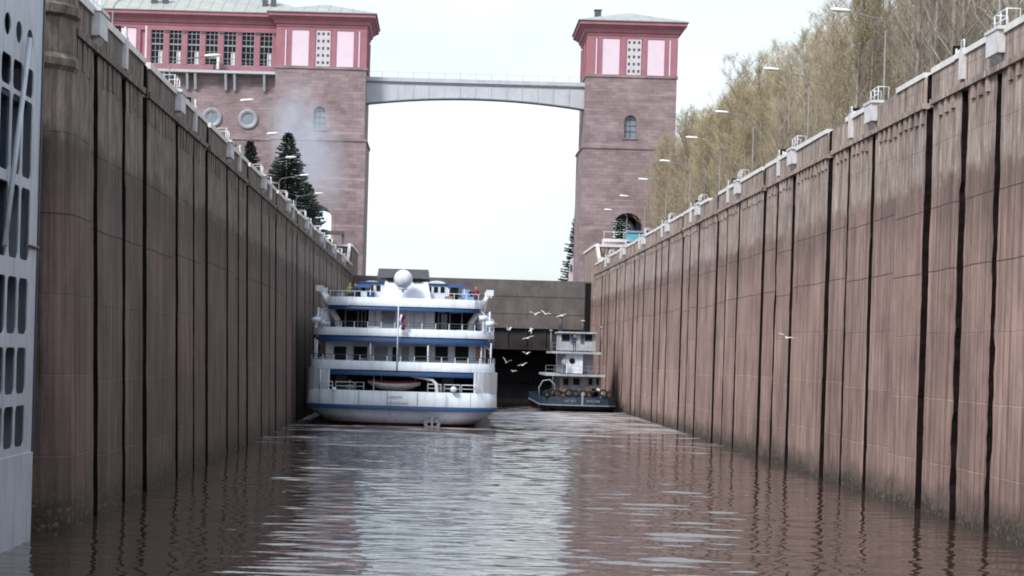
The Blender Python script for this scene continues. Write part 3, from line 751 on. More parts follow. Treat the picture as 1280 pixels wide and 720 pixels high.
# long left block
lb = thing('gatehouse', 'long pink and stone gatehouse block with seven tall windows and balcony', 'building')
x0, x1, y0, y1 = -60.0, -24.05, YT+1.6, YT+13
m = MB(); m.box(x0, x1, y0, y1, 15, 43.8); m.build('stone_wall', M['stone'], lb)
m = MB(); m.box(x0, x1, y0-.15, y1, ZB-.35, ZB-.05); m.build('string_course', M['stone'], lb)
m = MB(); m.box(x0, x1, y0+.3, y1, 43.8, ZCB); m.build('stucco_storey', M['stucco'], lb)
wxs = [-25.5-2.52*k for k in range(7)]
m = MB(); m.box(-43.0, x1, y0, y0+.3, 49.35, ZCB); m.box(-43.0, x1, y0, y0+.3, 43.8, 44.7)
for k in range(8): xc = -24.25-2.52*k; bx('pilaster', M['stucco_dk'], lb, xc-.36, xc+.36, y0-.02, y0+.3, 44.7, 49.35)
m.box(-60, -46.2, y0, y0+.3, 43.8, ZCB); m.box(-43.5, -43.0, y0-.03, y0+.3, 43.8, ZCB); m.box(-46.2, -43.5, y0, y0+.3, 49.6, ZCB)
m.build('frieze', M['stucco_dk'], lb)
bx('pale_panel', M['stucco_pale'], lb, -46.1, -43.6, y0+.1, y0+.32, 43.8, 49.55)
bx('trim_strip', M['stucco_pale'], lb, -42.35, -42.1, y0-.04, y0+.01, 43.9, 49.9)
for k, xc in enumerate(wxs):
    wo = MB().box(xc-.9, xc+.9, y0+.22, y0+.28, 44.7, 49.35).build('window', M['glass'], lb)
    f = MB()
    for dx in (-.88, -.3, .3, .82): f.box(xc+dx-.03, xc+dx+.05, y0+.14, y0+.215, 44.7, 49.3)
    for z in (44.72, 45.6, 46.5, 47.4, 48.2, 48.9): f.box(xc-.88, xc+.88, y0+.15, y0+.212, z, z+.07)
    f.box(xc-.88, xc+.88, y0+.1, y0+.21, 47.35, 47.55)
    f.build('frame', M['ltblue'] if False else M['grey'], wo)
    if k % 2 == 0 or k == 5:
        c_ = MB().box(xc+.15, xc+.7, y0+.213, y0+.219, 44.8, 46.6).build('curtain', M['flag_w'], wo)
    bx('window_head', M['dgrey'], lb, xc+.95, xc+1.57, y0-.08, y0-.021, 49.0, 49.4)
m = MB(); m.box(-43.5, x1, y0-1.5, y0, 43.45, 43.8); sl = m.build('balcony', M['bridge'], lb)
m = MB()
for k in range(16): xx = -43.3+k*1.27; m.tube([(xx, y0-1.45, 43.8), (xx, y0-1.45, 44.9)], .035, 4)
for z in (44.3, 44.9): m.tube([(-43.4, y0-1.45, z), (x1, y0-1.45, z)], .03, 4)
m.build('railing', M['lamp'], sl)
for px in (235, 245, 283, 294, 331, 196, 206):
    X, _ = at(px, 98, y0)
    m = MB(); m.loft([[(X+u, y0-1.4, 43.45), (X+u, y0, 43.45), (X+u, y0, 41.2), (X+u, y0-.35, 41.2)] for u in (-.16, .16)], sm=False); m.build('bracket', M['bridge'], lb)
for px, py in ((265, 147), (310, 149)):
    X, z = at(px, py, y0)
    ring = MB(); n = 24
    def rg(r_, y): return [(X+r_*math.cos(2*PI*k/n), y, z+r_*math.sin(2*PI*k/n)) for k in range(n)]
    ring.loft([rg(1.4, y0), rg(1.4, y0-.18), rg(1.2, y0-.22), rg(.8, y0-.12), rg(.75, y0-.02)], True, False, True)
    wo = ring.build('round_window', M['grey'], lb)
    pn = MB(); pn.face(rg(.76, y0-.03)[::-1]); pn.build('pane', M['glass_g'], wo)
m = MB(); cornice(m, x0, x1+.4, y0+.2, y1-.2, ZCB); m.build('cornice', M['stucco_dk'], lb)
m = MB(); hip_roof(m, x0, x1+4, y0+.2, y1-.2, ZCT+.02, 2.9); rf = m.build('roof', M['sheetroof'], lb)
for px, wd in ((193, .8), (207, .8), (331, .6), (342, .7)):
    X, _ = at(px, 3, 280); m = MB(); m.box(X-wd/2, X+wd/2, 279.5, 280.3, 53.0, 54.4+wd*.5); m.box(X-wd*.6, X+wd*.6, 279.4, 280.4, 54.4+wd*.5, 54.5+wd*.5); m.build('vent', M['dgrey'], rf)
m = MB(); m.tube([(at(335, 0, 280)[0], 279.9, 53), (at(335, 0, 280)[0], 279.9, 57)], .06, 5); m.build('aerial', M['dgrey'], rf)

# floodlight on the balcony
X, z = at(268, 76, y0-1.2)
fl = thing('floodlight', 'white hooded floodlight on a dark bracket at the gatehouse balcony', 'floodlight', (X, y0-1.2, 43.8))
m = MB(); m.tube([(0, 0, 0), (0, 0, 1.3)], .09, 6); m.box(-.35, .25, -.2, .2, 1.2, 1.55); m.build('bracket', M['black'], fl)
m = MB(); m.loft([[(-.75, -.3, 1.75), (.75, -.3, 1.75), (.6, -.3, 2.15), (-.5, -.3, 2.05)], [(-.75, .35, 1.75), (.75, .35, 1.75), (.6, .35, 2.15), (-.5, .35, 2.05)]], sm=False); m.box(.35, .7, -.25, .25, .2, 1.75); m.build('hood', M['lamphead'], fl)

# footbridge between the towers
br = thing('footbridge', 'pale grey arched footbridge joining the two pink towers', 'bridge')
bx0, bx1 = -11.5, 18.9; n = 30
def zb_(u): return 40.2+1.05*(1-(2*u-1)**2)
m = MB(); pts = []
top_ = [(bx0+(bx1-bx0)*k/n, 43.1) for k in range(n+1)]
bot_ = [(bx0+(bx1-bx0)*k/n, zb_(k/n)) for k in range(n+1)]
m.loft([[(x, 279, z), (x, 279, zt), (x, 280.6, zt), (x, 280.6, z)] for (x, z), (_, zt) in zip(bot_, top_)], True, False, False)
m.build('girder', M['bridge'], br)
m = MB()
m.loft([[(x, 278.9, z-.1), (x, 278.9, z+.03), (x, 280.7, z+.03), (x, 280.7, z-.1)] for x, z in bot_], True, True, False)
m.box(bx0, bx1, 278.8, 280.8, 43.1, 43.3)
m.build('flange', M['bridge_dk'], br)
m = MB(); m.box(bx0, bx1, 278.7, 279.0, 43.3, 43.85); m.box(bx0, bx1, 280.6, 280.9, 43.3, 43.85); m.build('deck_edge', M['bridge'], br)
m = MB()
for k in range(1, 14):
    x = bx0+(bx1-bx0)*k/14; m.box(x-.05, x+.05, 278.93, 279.0, zb_(k/14)+.06, 43.1)
m.build('stiffeners', M['bridge'], br)
m = MB()
for k in range(1, 14):
    x = bx0+(bx1-bx0)*k/14; m.tube([(x, 278.85, 43.85), (x, 278.85, 44.75)], .03, 4)
m.tube([(bx0, 278.85, 44.6), (bx1, 278.85, 44.6)], .016, 4)
m.build('railing', M['lamp'], br)

# walkways and small buildings at the foot of the towers
X0, z0 = at(754, 300, 262); X1, _ = at(806, 300, 262)
wk = thing('service_bridge', 'pinkish low walkway with white rail at the foot of the right tower', 'walkway')
MB().box(X0, X1+2, 262, 264, z0-.2, z0+.2).build('deck', M['paint_w'], wk)
m = MB(); m.box(X0, X1+2, 262.3, 263.7, TOPR-.25, z0-.2); m.build('wall', M['stucco_pale'], wk)
m = MB()
for k in range(5): xx = X0+.1+k*1.3; m.tube([(xx, 261.95, z0+.2), (xx, 261.95, z0+1.1)], .035, 4)
m.tube([(X0, 261.95, z0+1.1), (X1+2, 261.95, z0+1.1)], .035, 4); m.build('railing', M['lamphead'], wk)
Xa, za = at(783, 300, 258); Xb, _ = at(804, 300, 258)
kk = thing('kiosk', 'turquoise and blue kiosk in front of the right tower arch', 'kiosk')
MB().box(Xa, Xb, 257, 259.5, TOPR-.25, za-.2).build('body', M['blue'], kk)
MB().box(Xa, Xb, 256.98, 259.52, za-.2, za+.9).build('band', M['turq'], kk)
MB().box(Xa-.15, Xb+.15, 256.8, 259.7, za+.9, za+1.15).build('roof', M['ltblue'], kk)
MB().box(Xa+.4, Xb-.5, 256.93, 256.975, za-1.5, za-.5).build('window', M['glass'], kk)
X0, z0 = at(403, 290, 262); X1, _ = at(430, 290, 262)
wk = thing('service_bridge', 'dark low walkway at the foot of the left tower arch', 'walkway')
MB().box(X0-3, X1, 262, 264, z0-.2, z0+.2).build('deck', M['dgrey'], wk)
m = MB()
for x in (X0-2.5, X0, X1-.3): m.box(x, x+.3, 262.4, 263.6, TOPL-.25, z0-.2)
m.build('support', M['dgrey'], wk)
# pale annex behind the right tower
Xa, _ = at(711, 330, 300); Xb, _ = at(730, 330, 300); _, zt = at(716, 322, 300)
an = thing('annex', 'pale pink annex wall with sloping top beyond the closed gate', 'building')
m = MB(); m.loft([[(Xa, 300, 13), (Xb+1, 300, 13), (Xb+1, 300, zt+2.2), (Xa+.6, 300, zt)], [(Xa, 306, 13), (Xb+1, 306, 13), (Xb+1, 306, zt+2.2), (Xa+.6, 306, zt)]], sm=False); m.build('wall', M['stucco_pale'], an)
MB().box(Xa+.2, Xa+.5, 299.9, 299.99, zt-2.2, zt-1.1).build('vent', M['dgrey'], an)

# ------------------------------------------------------------------ spruces
def spruce(h, rad, seed):
    q = random.Random(seed)
    r = thing('spruce_tree', '', 'spruce tree')
    MB().tube([(0, 0, 0), (0, 0, h*.6), (0, 0, h)], [.28, .15, .02], 7).build('trunk', M['bark_dk'], r)
    m = MB(); z = h*.06
    while z < h*.985:
        t_ = z/h; L = rad*(1-t_)**.85*q.uniform(.85, 1.12)+.12; nb = 5+int(7*(1-t_)); a0 = q.uniform(0, 6.28)
        for k in range(nb):
            a = a0+2*PI*k/nb+q.uniform(-.2, .2); Lk = L*q.uniform(.7, 1.12); d = Vector((math.cos(a), math.sin(a), 0)); sd_ = Vector((-d.y, d.x, 0))
            ns = max(4, int(Lk/.22))
            for j in range(1, ns+1):
                u = j/ns; c = d*(Lk*u)+Vector((0, 0, z-.42*Lk*u+.34*Lk*u*u))
                ww = (.18+.62*Lk*.5*(1-u)*u*2)*.8+.10
                for s in (-1, 1):
                    tip = c+sd_*s*ww+d*.22+Vector((0, 0, -.16*q.random()-.05)); b0 = c-d*.10; b1_ = c+d*.16
                    m.face([b0, b1_, tip+d*.05, tip])
                m.face([c-d*.12, c+d*.12, c+d*.2+Vector((0, 0, -.28*q.random()-.1)), c-d*.02+Vector((0, 0, -.22))])
        z += (.22+.28*(1-t_))
    m.build('crown', M['needle'], r)
    return r
def place_spruce(px_top, py_top, Y, base, rad, seed, label):
    X, zt = at(px_top, py_top, Y); s = spruce(zt-base, rad, seed); s.location = (X, Y, base); s['label'] = label; s['group'] = 'dark spruces by the lock'
place_spruce(361, 163, 238, TOPL-.25, 6.0, 1, 'tall dark spruce in smoke in front of the left tower')
place_spruce(313, 173, 232, TOPL-.25, 4.0, 2, 'smaller dark spruce left of the tall one behind the left wall')
place_spruce(386, 228, 246, TOPL-.25, 3.8, 3, 'low wide spruce between the tall spruce and the left tower arch')
place_spruce(725, 248, 330, 14, 3.6, 4, 'dark narrow spruce peeking out left of the right tower')
place_spruce(778, 250, 300, TOPR-.25, 3.6, 9, 'dark spruce filling the left half of the right tower arch')
place_spruce(798, 262, 312, TOPR-.25, 3.4, 10, 'dark spruce seen in the right half of the right tower arch')

# ------------------------------------------------------------------ bare spring wood on the right
def bare_tree(seed, h, buds):
    q = random.Random(seed)
    r = thing('bare_tree', '', 'tree', group='bare spring trees behind the right lock wall')
    tk = MB(); cr_ = MB(); cr_.mi = 0
    bend = Vector((q.uniform(-.8, .8), q.uniform(-.8, .8), 0))
    def P(u): return Vector((bend.x*u*u, bend.y*u*u, h*u))
    tk.tube([P(k/8) for k in range(9)], [.19*(1-k/8*.92)+.01 for k in range(9)], 6)
    def twig(p0, d, L, r0):
        p1 = p0+d*L*.5+Vector((q.uniform(-.1, .1), q.uniform(-.1, .1), .04*L))*L*.3; p2 = p1+(d+Vector((0, 0, .25))).normalized()*L*.5
        cr_.mi = 0; cr_.tube([p0, p1, p2], [r0, r0*.7, r0*.25], 3, False)
        return p1, p2
    nb = 34
    for k in range(nb):
        u = .22+.76*(k+q.random())/nb; p0 = P(u); a = q.uniform(0, 6.28); el = R(q.uniform(46, 72)); L = h*(.30*(1-u)**.6+.06)*q.uniform(.7, 1.15)
        d = Vector((math.cos(a)*math.cos(el), math.sin(a)*math.cos(el), math.sin(el)))
        pts = [p0]; dd = d.copy(); p = p0.copy()
        for s in range(4):
            dd = (dd+Vector((q.uniform(-.18, .18), q.uniform(-.18, .18), .10))).normalized(); p = p+dd*L/4; pts.append(p.copy())
        tk.tube(pts, [.05*(1-u)+.022, .04*(1-u)+.018, .02, .014, .007], 4, False)
        for s in range(7):
            i = q.randint(1, 4); f = q.random(); b0 = pts[i-1].lerp(pts[i], f); a2 = q.uniform(0, 6.28)
            d2 = (dd+Vector((math.cos(a2), math.sin(a2), q.uniform(-.1, .6)))*.85).normalized(); L2 = L*q.uniform(.22, .45)
            p1, p2 = twig(b0, d2, L2, .014)
            for t_ in range(7):
                b1_ = b0.lerp(p2, q.uniform(.2, 1)); a3 = q.uniform(0, 6.28)
                d3 = (d2+Vector((math.cos(a3), math.sin(a3), q.uniform(-.1, .7)))*.8).normalized()
                c1, c2 = twig(b1_, d3, q.uniform(.45, 1.1), .0085)
                cr_.mi = 1
                for w_ in range(buds):
                    c = b1_.lerp(c2, q.uniform(.1, 1.05))+Vector((q.uniform(-.12, .12), q.uniform(-.12, .12), q.uniform(-.12, .12))); s_ = q.uniform(.018, .045)
                    v1 = Vector((q.uniform(-1, 1), q.uniform(-1, 1), q.uniform(-1, 1)))*s_; v2 = Vector((q.uniform(-1, 1), q.uniform(-1, 1), q.uniform(-1, 1)))*s_
                    cr_.face([c-v1, c+v2, c+v1, c-v2])
    tk.build('trunk', M['bark'], r); cr_.build('crown', [M['twig'], M['bud']], r)
    return r
protos = [(bare_tree(11, 17.5, 0), 0), (bare_tree(12, 19, 0), 0), (bare_tree(13, 18, 3), 1), (bare_tree(14, 18, 9), 2), (bare_tree(15, 19, 9), 2), (bare_tree(16, 16.5, 10), 2)]
used = set(); cnt = 0
spots = [(28.8+rnd.uniform(-.7, .7), 196+3.6*k, 0) for k in range(20)]
for row, (X0, dens) in enumerate(((29, 3.6), (34.5, 3.5), (41, 4.4))):
    y = 92-row*2
    while y < 272:
        x = X0+rnd.uniform(-1.8, 1.8)
        spots.append((x, y+rnd.uniform(-1.3, 1.3), row)); y += dens*rnd.uniform(.75, 1.3)
for (x, y, row) in spots:
    far = (y-115)/110+rnd.uniform(-.25, .25)
    pool = [0, 1, 2] if far < .25 else ([2, 3, 1, 5] if far < .55 else [3, 4, 5, 2])
    i = rnd.choice(pool); pr, kd = protos[i]
    s_ = rnd.uniform(.86, 1.12)*(1.0+.10*row)*((.84, .88, .95)[row] if y > 140 else 1)
    desc = ['bare grey brown tree', 'bare tree with a few buds', 'olive budding tree'][kd]
    lamps = [75.5, 95.2, 115, 135.5, 151.6, 170, 188, 208, 228]; li = min(range(9), key=lambda k: abs(lamps[k]*x/20.7-y))
    rown = ['front', 'middle', 'back'][row]
    lbl = '%s in %s row of the wood behind %s right lamp' % (desc, rown, nth(li, 9))
    sc_ = (s_*rnd.uniform(.9, 1.1), s_*rnd.uniform(.9, 1.1), s_)
    if i not in used:
        used.add(i); pr.location = (x, y, TOPR-.3); pr.rotation_euler = (0, 0, rnd.uniform(0, 6.28)); pr.scale = sc_; pr['label'] = lbl
    else: dup(pr, (x, y, TOPR-.3), rnd.uniform(0, 6.28), lbl, sc_)
# brush between the trunks
m = MB(); q = random.Random(5)
for k in range(5200):
    x = q.uniform(26, 45); y = q.uniform(85, 268); hh = q.uniform(1.5, 5.5)
    d = Vector((q.uniform(-.35, .35), q.uniform(-.35, .35), 1)); p = Vector((x, y, TOPR-.3))
    m.tube([p, p+d*hh*.5, p+d*hh*.5+Vector((q.uniform(-.3, .3), q.uniform(-.3, .3), 1))*hh*.5], [.03, .022, .006], 3, False)
    for j in range(4):
        b0 = p+d*hh*q.uniform(.25, .5); dd = Vector((q.uniform(-1, 1), q.uniform(-1, 1), q.uniform(.3, 1.2)))
        m.face([b0, b0+Vector((.02, .02, 0)), b0+dd*hh*.3])
tag(m.build('undergrowth', M['brush']), 'tangle of bare brown brush among the trunks of the wood', 'undergrowth', kind='stuff')

# ------------------------------------------------------------------ people (one skinned surface each)
def person_mesh(pose):
    """pose: dict of joint offsets; returns an evaluated skinned mesh standing at the origin, facing -y"""
    J = {'pel': (0, 0, .95), 'che': (0, .01, 1.25), 'nec': (0, .0, 1.47), 'hea': (0, -.01, 1.62), 'top': (0, 0, 1.74),
         'ls': (.18, 0, 1.42), 'le': (.24, .02, 1.14), 'lh': (.22, -.12, .92), 'rs': (-.18, 0, 1.42), 're': (-.24, .02, 1.14), 'rh': (-.22, -.12, .92),
         'lhi': (.09, 0, .9), 'lk': (.10, -.02, .5), 'la': (.10, .02, .09), 'lt': (.11, -.14, .04), 'rhi': (-.09, 0, .9), 'rk': (-.10, -.02, .5), 'ra': (-.10, .02, .09), 'rt': (-.11, -.14, .04)}
    J.update(pose)
    E = [('pel', 'che'), ('che', 'nec'), ('nec', 'hea'), ('hea', 'top'), ('che', 'ls'), ('ls', 'le'), ('le', 'lh'), ('che', 'rs'), ('rs', 're'), ('re', 'rh'),
         ('pel', 'lhi'), ('lhi', 'lk'), ('lk', 'la'), ('la', 'lt'), ('pel', 'rhi'), ('rhi', 'rk'), ('rk', 'ra'), ('ra', 'rt')]
    RR = dict(pel=.15, che=.16, nec=.06, hea=.105, top=.07, ls=.075, le=.05, lh=.04, rs=.075, re=.05, rh=.04, lhi=.10, lk=.065, la=.05, lt=.04, rhi=.10, rk=.065, ra=.05, rt=.04)
    ks = list(J); me = bpy.data.meshes.new('person'); me.from_pydata([J[k] for k in ks], [(ks.index(a), ks.index(b)) for a, b in E], [])
    o = bpy.data.objects.new('person', me); C.objects.link(o)
    md = o.modifiers.new('skin', 'SKIN'); md.use_smooth_shade = True
    for k, sv in zip(ks, me.skin_vertices[0].data): sv.radius = (RR[k], RR[k]*.8); sv.use_root = (k == 'pel')
    o.modifiers.new('sub', 'SUBSURF').levels = 1
    dg = bpy.context.evaluated_depsgraph_get(); ev = o.evaluated_get(dg)
    out_ = bpy.data.meshes.new_from_object(ev); bpy.data.objects.remove(o); return out_
stand = person_mesh({}); lean_ = person_mesh({'lh': (.2, -.38, 1.08), 'rh': (-.2, -.38, 1.08), 'le': (.27, -.08, 1.15), 're': (-.27, -.08, 1.15), 'hea': (0, -.06, 1.6), 'top': (0, -.07, 1.72), 'nec': (0, -.03, 1.46)})
arm_ = person_mesh({'rh': (-.15, -.22, 1.5), 're': (-.34, -.1, 1.25)})
CLO = {}
def cloth(c):
    if c not in CLO: CLO[c] = plain('cloth_%d' % len(CLO), c, .85)
    return CLO[c]
def person(loc, top, legs, hair, label, mesh=stand, rz=0, hat=None):
    me = mesh.copy(); me.materials.clear()
    for k in (cloth(top), cloth(legs), M['skin'], cloth(hair)): me.materials.append(k)
    for p in me.polygons:
        x, y, z = p.center
        p.material_index = 1 if z < .93 else (3 if z > 1.66 or (z > 1.52 and y > .01) else (2 if z > 1.48 or (abs(x) > .13 and y < -.09 and z < 1.6 and z > .8 and abs(x) < .25 and (z < .98 or y < -.3)) else 0))
    o = bpy.data.objects.new('person', me); C.objects.link(o); o.location = loc; o.rotation_euler = (0, 0, rz)
    tag(o, label, 'person', 'people aboard the two vessels')
    f = MB(); f.tube([(0, -.12, 1.6), (0, -.145, 1.585), (0, -.12, 1.57)], .014, 5); f.build('nose', M['skin'], o)
    for s in (-1, 1): f = MB(); f.box(s*.035-.012, s*.035+.012, -.112, -.1, 1.625, 1.64); f.build('eye', M['black'], o)
    if hat: f = MB(); f.lathe([(.13, 1.67), (.12, 1.72), (.1, 1.78), (.02, 1.8)], 0, -.01, 10); f.box(-.08, .08, -.2, -.09, 1.67, 1.69); f.build('cap', cloth(hat), o)
    return o

# ------------------------------------------------------------------ passenger ship, seen from astern
SX, SY = -2.85, 151.0
ship = thing('passenger_ship', 'white four deck river cruise ship with blue bands seen from astern', 'ship', (SX, SY, 0))
def S(px, py, d=0):
    X, z = at(px, py, SY+d); return X-SX, z
LEN = 92
def plan(hw, y0, z, n=18, p=3.2, dpt=4.5, y1=None, off=0):
    """U-shaped outline: port side, round the stern, starboard side"""
    y1 = LEN-14 if y1 is None else y1
    o = [(-hw, y1, z)]
    for k in range(n+1):
        a = PI*k/n; c, s = -math.cos(a), math.sin(a)
        o.append((hw*math.copysign(abs(c)**(2/p), c), y0+dpt*(1-abs(s)**(2/p)), z))
    o.append((hw, y1, z)); return o
def band(mb, hw, y0, z0, z1, th=.08, hw1=None, **kw):
    hw1 = hw if hw1 is None else hw1
    a, b = plan(hw, y0, z0, **kw), plan(hw1, y0, z1, **kw); c, d = plan(hw1-th, y0+th, z1, **kw), plan(hw-th, y0+th, z0, **kw)
    mb.loft([a, b, c, d, a], False, False, True)
def plate(mb, hw, y0, z0, z1, **kw):
    a, b = plan(hw, y0, z0, **kw), plan(hw, y0, z1, **kw); mb.loft([a, b], True, True, False)
HW = 7.15
ship.scale = (1.03, 1, 1); ship.location.x -= .12
# hull: counter stern rising out of the water, bow at the far end
h = MB(); rings = []
for z, hw, y0, dp in ((-1.2, 2.6, 7.5, 4), (-.3, 4.9, 2.0, 4), (.0, 5.3, 1.4, 4), (.42, 5.9, .85, 4), (.8, 6.5, .4, 4.2), (1.05, 6.75, .35, 4.3), (1.28, HW-.02, .05, 4.5)):
    r_ = plan(hw, y0, z, dpt=dp, y1=LEN-16); r_ = r_+[(hw*.55, LEN-6, z), (.0, LEN-1+z*.8, z), (-hw*.55, LEN-6, z)]; rings.append(r_)
h.loft(rings, True, True, True); h.build('hull', M['white'], ship)
rb = MB(); rings = []
for z, hw, y0, dp in ((-.6, 4.75, 2.3, 4), (.0, 5.32, 1.37, 4), (.24, 5.68, 1.05, 4)): rings.append(plan(hw, y0, z, dpt=dp, y1=LEN-16))
rb.loft(rings, False, False, True); rb.build('boot_top', M['red'], ship)
st = MB(); band(st, HW+.06, -.04, 1.24, 1.56, .12); st.build('rubbing_strake', M['blue'], ship)
bw = MB(); band(bw, HW, 0, 1.56, 2.66, .1, HW-.04); bw.build('main_bulwark', M['white'], ship)
dk = MB(); plate(dk, HW-.15, .15, 1.5, 1.62); dk.build('main_deck', M['wood'], ship)
# main deck: open stern with side shell plating, dark inside
for s in (-1, 1):
    m = MB(); xa, xb = (S(388, 480)[0], S(406, 480)[0]) if s < 0 else (S(597, 480)[0], S(618, 480)[0])
    m.loft([[(HW*s-.03*s, 4.6, z), (HW*s-.03*s, 60, z), (HW*s-.2*s, 60, z), (HW*s-.2*s, 4.6, z)] for z in (2.6, 4.2)], sm=False)
    arcp = [p for p in plan(HW-.02, 0, 0) if s*p[0] > 5.35 and p[1] < 5]
    arcp = arcp if s > 0 else arcp
    m.loft([[(x, y+.02, z) for x, y, _ in arcp]+[(x-.1*s, y+.12, z) for x, y, _ in reversed(arcp)] for z in (2.62, 4.2)], sm=False)
    m.build('side_shell', M['white'], ship)
    dd = MB(); xx = s*6.75; dd.box(xx-.25, xx+.25, .98, 1.02, 2.8, 3.9) if False else None
m = MB(); m.box(-5.6, 5.6, 5.2, 60, 1.62, 4.1); m.build('main_deck_house', M['dark'], ship)  # block coloured near-black to stand for shade inside the open stern
for px in (430, 560): X, z = S(px, 482, 5); bx('doorway', M['grey'], ship, X-.45, X+.45, 5.12, 5.19, 1.65, 3.7)
for px in (405, 470, 536, 597):
    X, z = S(px, 480, .9); m = MB(); m.tube([(X, .9, 1.6), (X, .9, 4.2)], .05, 6); m.build('stanchion', M['white'], ship)
# main deck rails
for a, b in ((405, 420), (424, 446), (448, 458), (536, 552), (556, 575), (577, 596)):
    xa, _ = S(a, 480, .5); xb, _ = S(b, 480, .5)
    m = MB(); m.tube([(xa, .55, 2.6), (xa, .55, 3.25), (xb, .55, 3.25), (xb, .55, 2.6)], .04, 5); m.tube([(xa, .55, 2.95), (xb, .55, 2.95)], .025, 5); m.build('rail', M['white'], ship)
# decks above
def deck(z_v0, z_v1, z_b1, hw, y0, name, zfl):
    m = MB(); band(m, hw-.02, y0+.05, z_v0, z_v1, .1); m.build(name+'_valance', M['blue'], ship)
    m = MB(); band(m, hw, y0, z_v1, z_b1, .09, hw-.05); m.build(name+'_bulwark', M['white'], ship)
    m = MB(); plate(m, hw-.12, y0+.12, zfl, zfl+.12); m.build(name+'_floor', M['grey'], ship)
deck(3.80, 4.22, 4.90, 6.95, .1, 'second_deck', 4.05)
deck(6.30, 6.80, 7.40, 6.85, .5, 'third_deck', 6.6)
def rail_ring(hw, y0, z0, z1, step, name):
    pl = plan(hw, y0, z1, y1=20); m = MB(); m.tube(pl, .035, 5, False)
    m.tube([(x, y, (z0+z1)/2+.02) for x, y, _ in pl], .02, 4, False)
    r_ = m.build(name, M['dgrey'], ship)
    s_ = MB(); L = 0
    for k in range(len(pl)-1):
        a, b = Vector(pl[k]), Vector(pl[k+1]); d = (b-a).length; t_ = -L % step
        while t_ < d: p = a.lerp(b, t_/d); s_.tube([(p.x, p.y, z0), (p.x, p.y, z1)], .045, 4); t_ += step
        L += d
    s_.build('stanchions', M['white'], r_)
rail_ring(6.9, .15, 4.88, 5.32, 1.0, 'second_deck_rail'); rail_ring(6.8, .55, 7.38, 7.85, 1.0, 'third_deck_rail')
# second deck house with its windows
HY = 2.6
xa, _ = S(412, 440, HY); xb, _ = S(606, 440, HY)
m = MB(); m.box(xa, xb, HY, 62, 4.17, 6.6); m.build('second_deck_house', M['white'], ship)
for a, b, mt in ((422, 436.5, 'glass'), (446, 462, 'glass'), (471, 487, 'glass_g'), (504, 513, 'glass_g'), (520, 535, 'glass'), (545, 560, 'glass'), (569, 585, 'glass'), (594, 604, 'wood')):
    X0_, z1_ = S(a, 433, HY); X1_, z0_ = S(b, 451, HY); f = MB(); f.box(X0_-.07, X1_+.07, HY-.06, HY-.01, z0_-.07, z1_+.07)
    wo = f.build('window', M['white'], ship); g_ = MB().box(X0_, X1_, HY-.09, HY-.062, z0_, z1_).build('pane', M[mt], wo)
X0_, z1_ = S(493, 434, HY); X1_, _ = S(500, 434, HY); wo = bx('door', M['dark'], ship, X0_, X1_, HY-.05, HY-.01, 4.2, z1_)
for px in (466, 536, 400, 601):
    X, _ = S(px, 440, .7); m = MB(); m.tube([(X, .75 if 420 < px < 590 else 1.9, 4.15), (X, .75 if 420 < px < 590 else 1.9, 6.4)], .055, 6); m.build('stanchion', M['white'], ship)
# third deck house
HY3 = 3.0
xa, _ = S(464, 400, HY3); xb, _ = S(544, 400, HY3)
m = MB(); m.box(xa, xb, HY3, 58, 6.7, 9.0); m.build('third_deck_house', M['white'], ship)
m = MB(); m.box(-5.2, xa-.02, HY3+2.4, 58, 6.7, 9.0); m.box(xb+.02, 5.2, HY3+2.4, 58, 6.7, 9.0); m.build('third_deck_recess', M['dark'], ship)  # recess backs coloured near-black in place of their shade
X0_, z1_ = S(480, 389, HY3); X1_, z0_ = S(496, 405, HY3); bx('louvre_panel', M['grey'], ship, X0_, X1_, HY3-.04, HY3-.01, z0_, z1_)
for a, b in ((519, 520), (508, 509), (531, 532), (472, 473)): X0_, _ = S(a, 395, HY3); bx('wall_seam', M['grey'], ship, X0_, X0_+.05, HY3-.02, HY3-.003, 6.8, 8.9)
for a, b in ((435, 452), (455, 461), (548, 556), (562, 578)):
    X0_, _ = S(a, 400, HY3+1); X1_, _ = S(b, 400, HY3+1); m = MB()
    m.box(X0_, X0_+.1, HY3+.9, HY3+1, 6.72, 9); m.box(X1_-.1, X1_, HY3+.9, HY3+1, 6.72, 9); m.box(X0_, X1_, HY3+.9, HY3+1, 8.75, 9); m.build('door_frame', M['grey'], ship)
X0_, _ = S(552, 400, HY3+2.3); bx('open_door', M['white'], ship, X0_, X0_+.45, HY3+2.2, HY3+2.36, 6.75, 8.7)
# sun deck
m = MB(); band(m, 5.72, 1.4, 8.78, 9.1, .1, dpt=2.2); m.build('sun_deck_valance', M['blue'], ship)
m = MB(); band(m, 5.8, 1.35, 9.1, 9.75, .09, dpt=2.2); m.build('sun_deck_bulwark', M['ltblue'] if False else M['white'], ship)
m = MB(); plate(m, 5.7, 1.5, 8.95, 9.12, dpt=2.2); m.build('sun_deck_floor', M['grey'], ship)
for s_ in (-1, 1):
    m = MB()
    for k in range(5): m.tube([(s_*(5.5-.9*k), 2.0, 9.7), (s_*(5.5-.9*k), 2.0, 10.2)], .03, 4)
    m.tube([(s_*5.6, 2.0, 10.2), (s_*1.6, 2.0, 10.2)], .03, 4); m.build('sun_deck_rail', M['white'], ship)
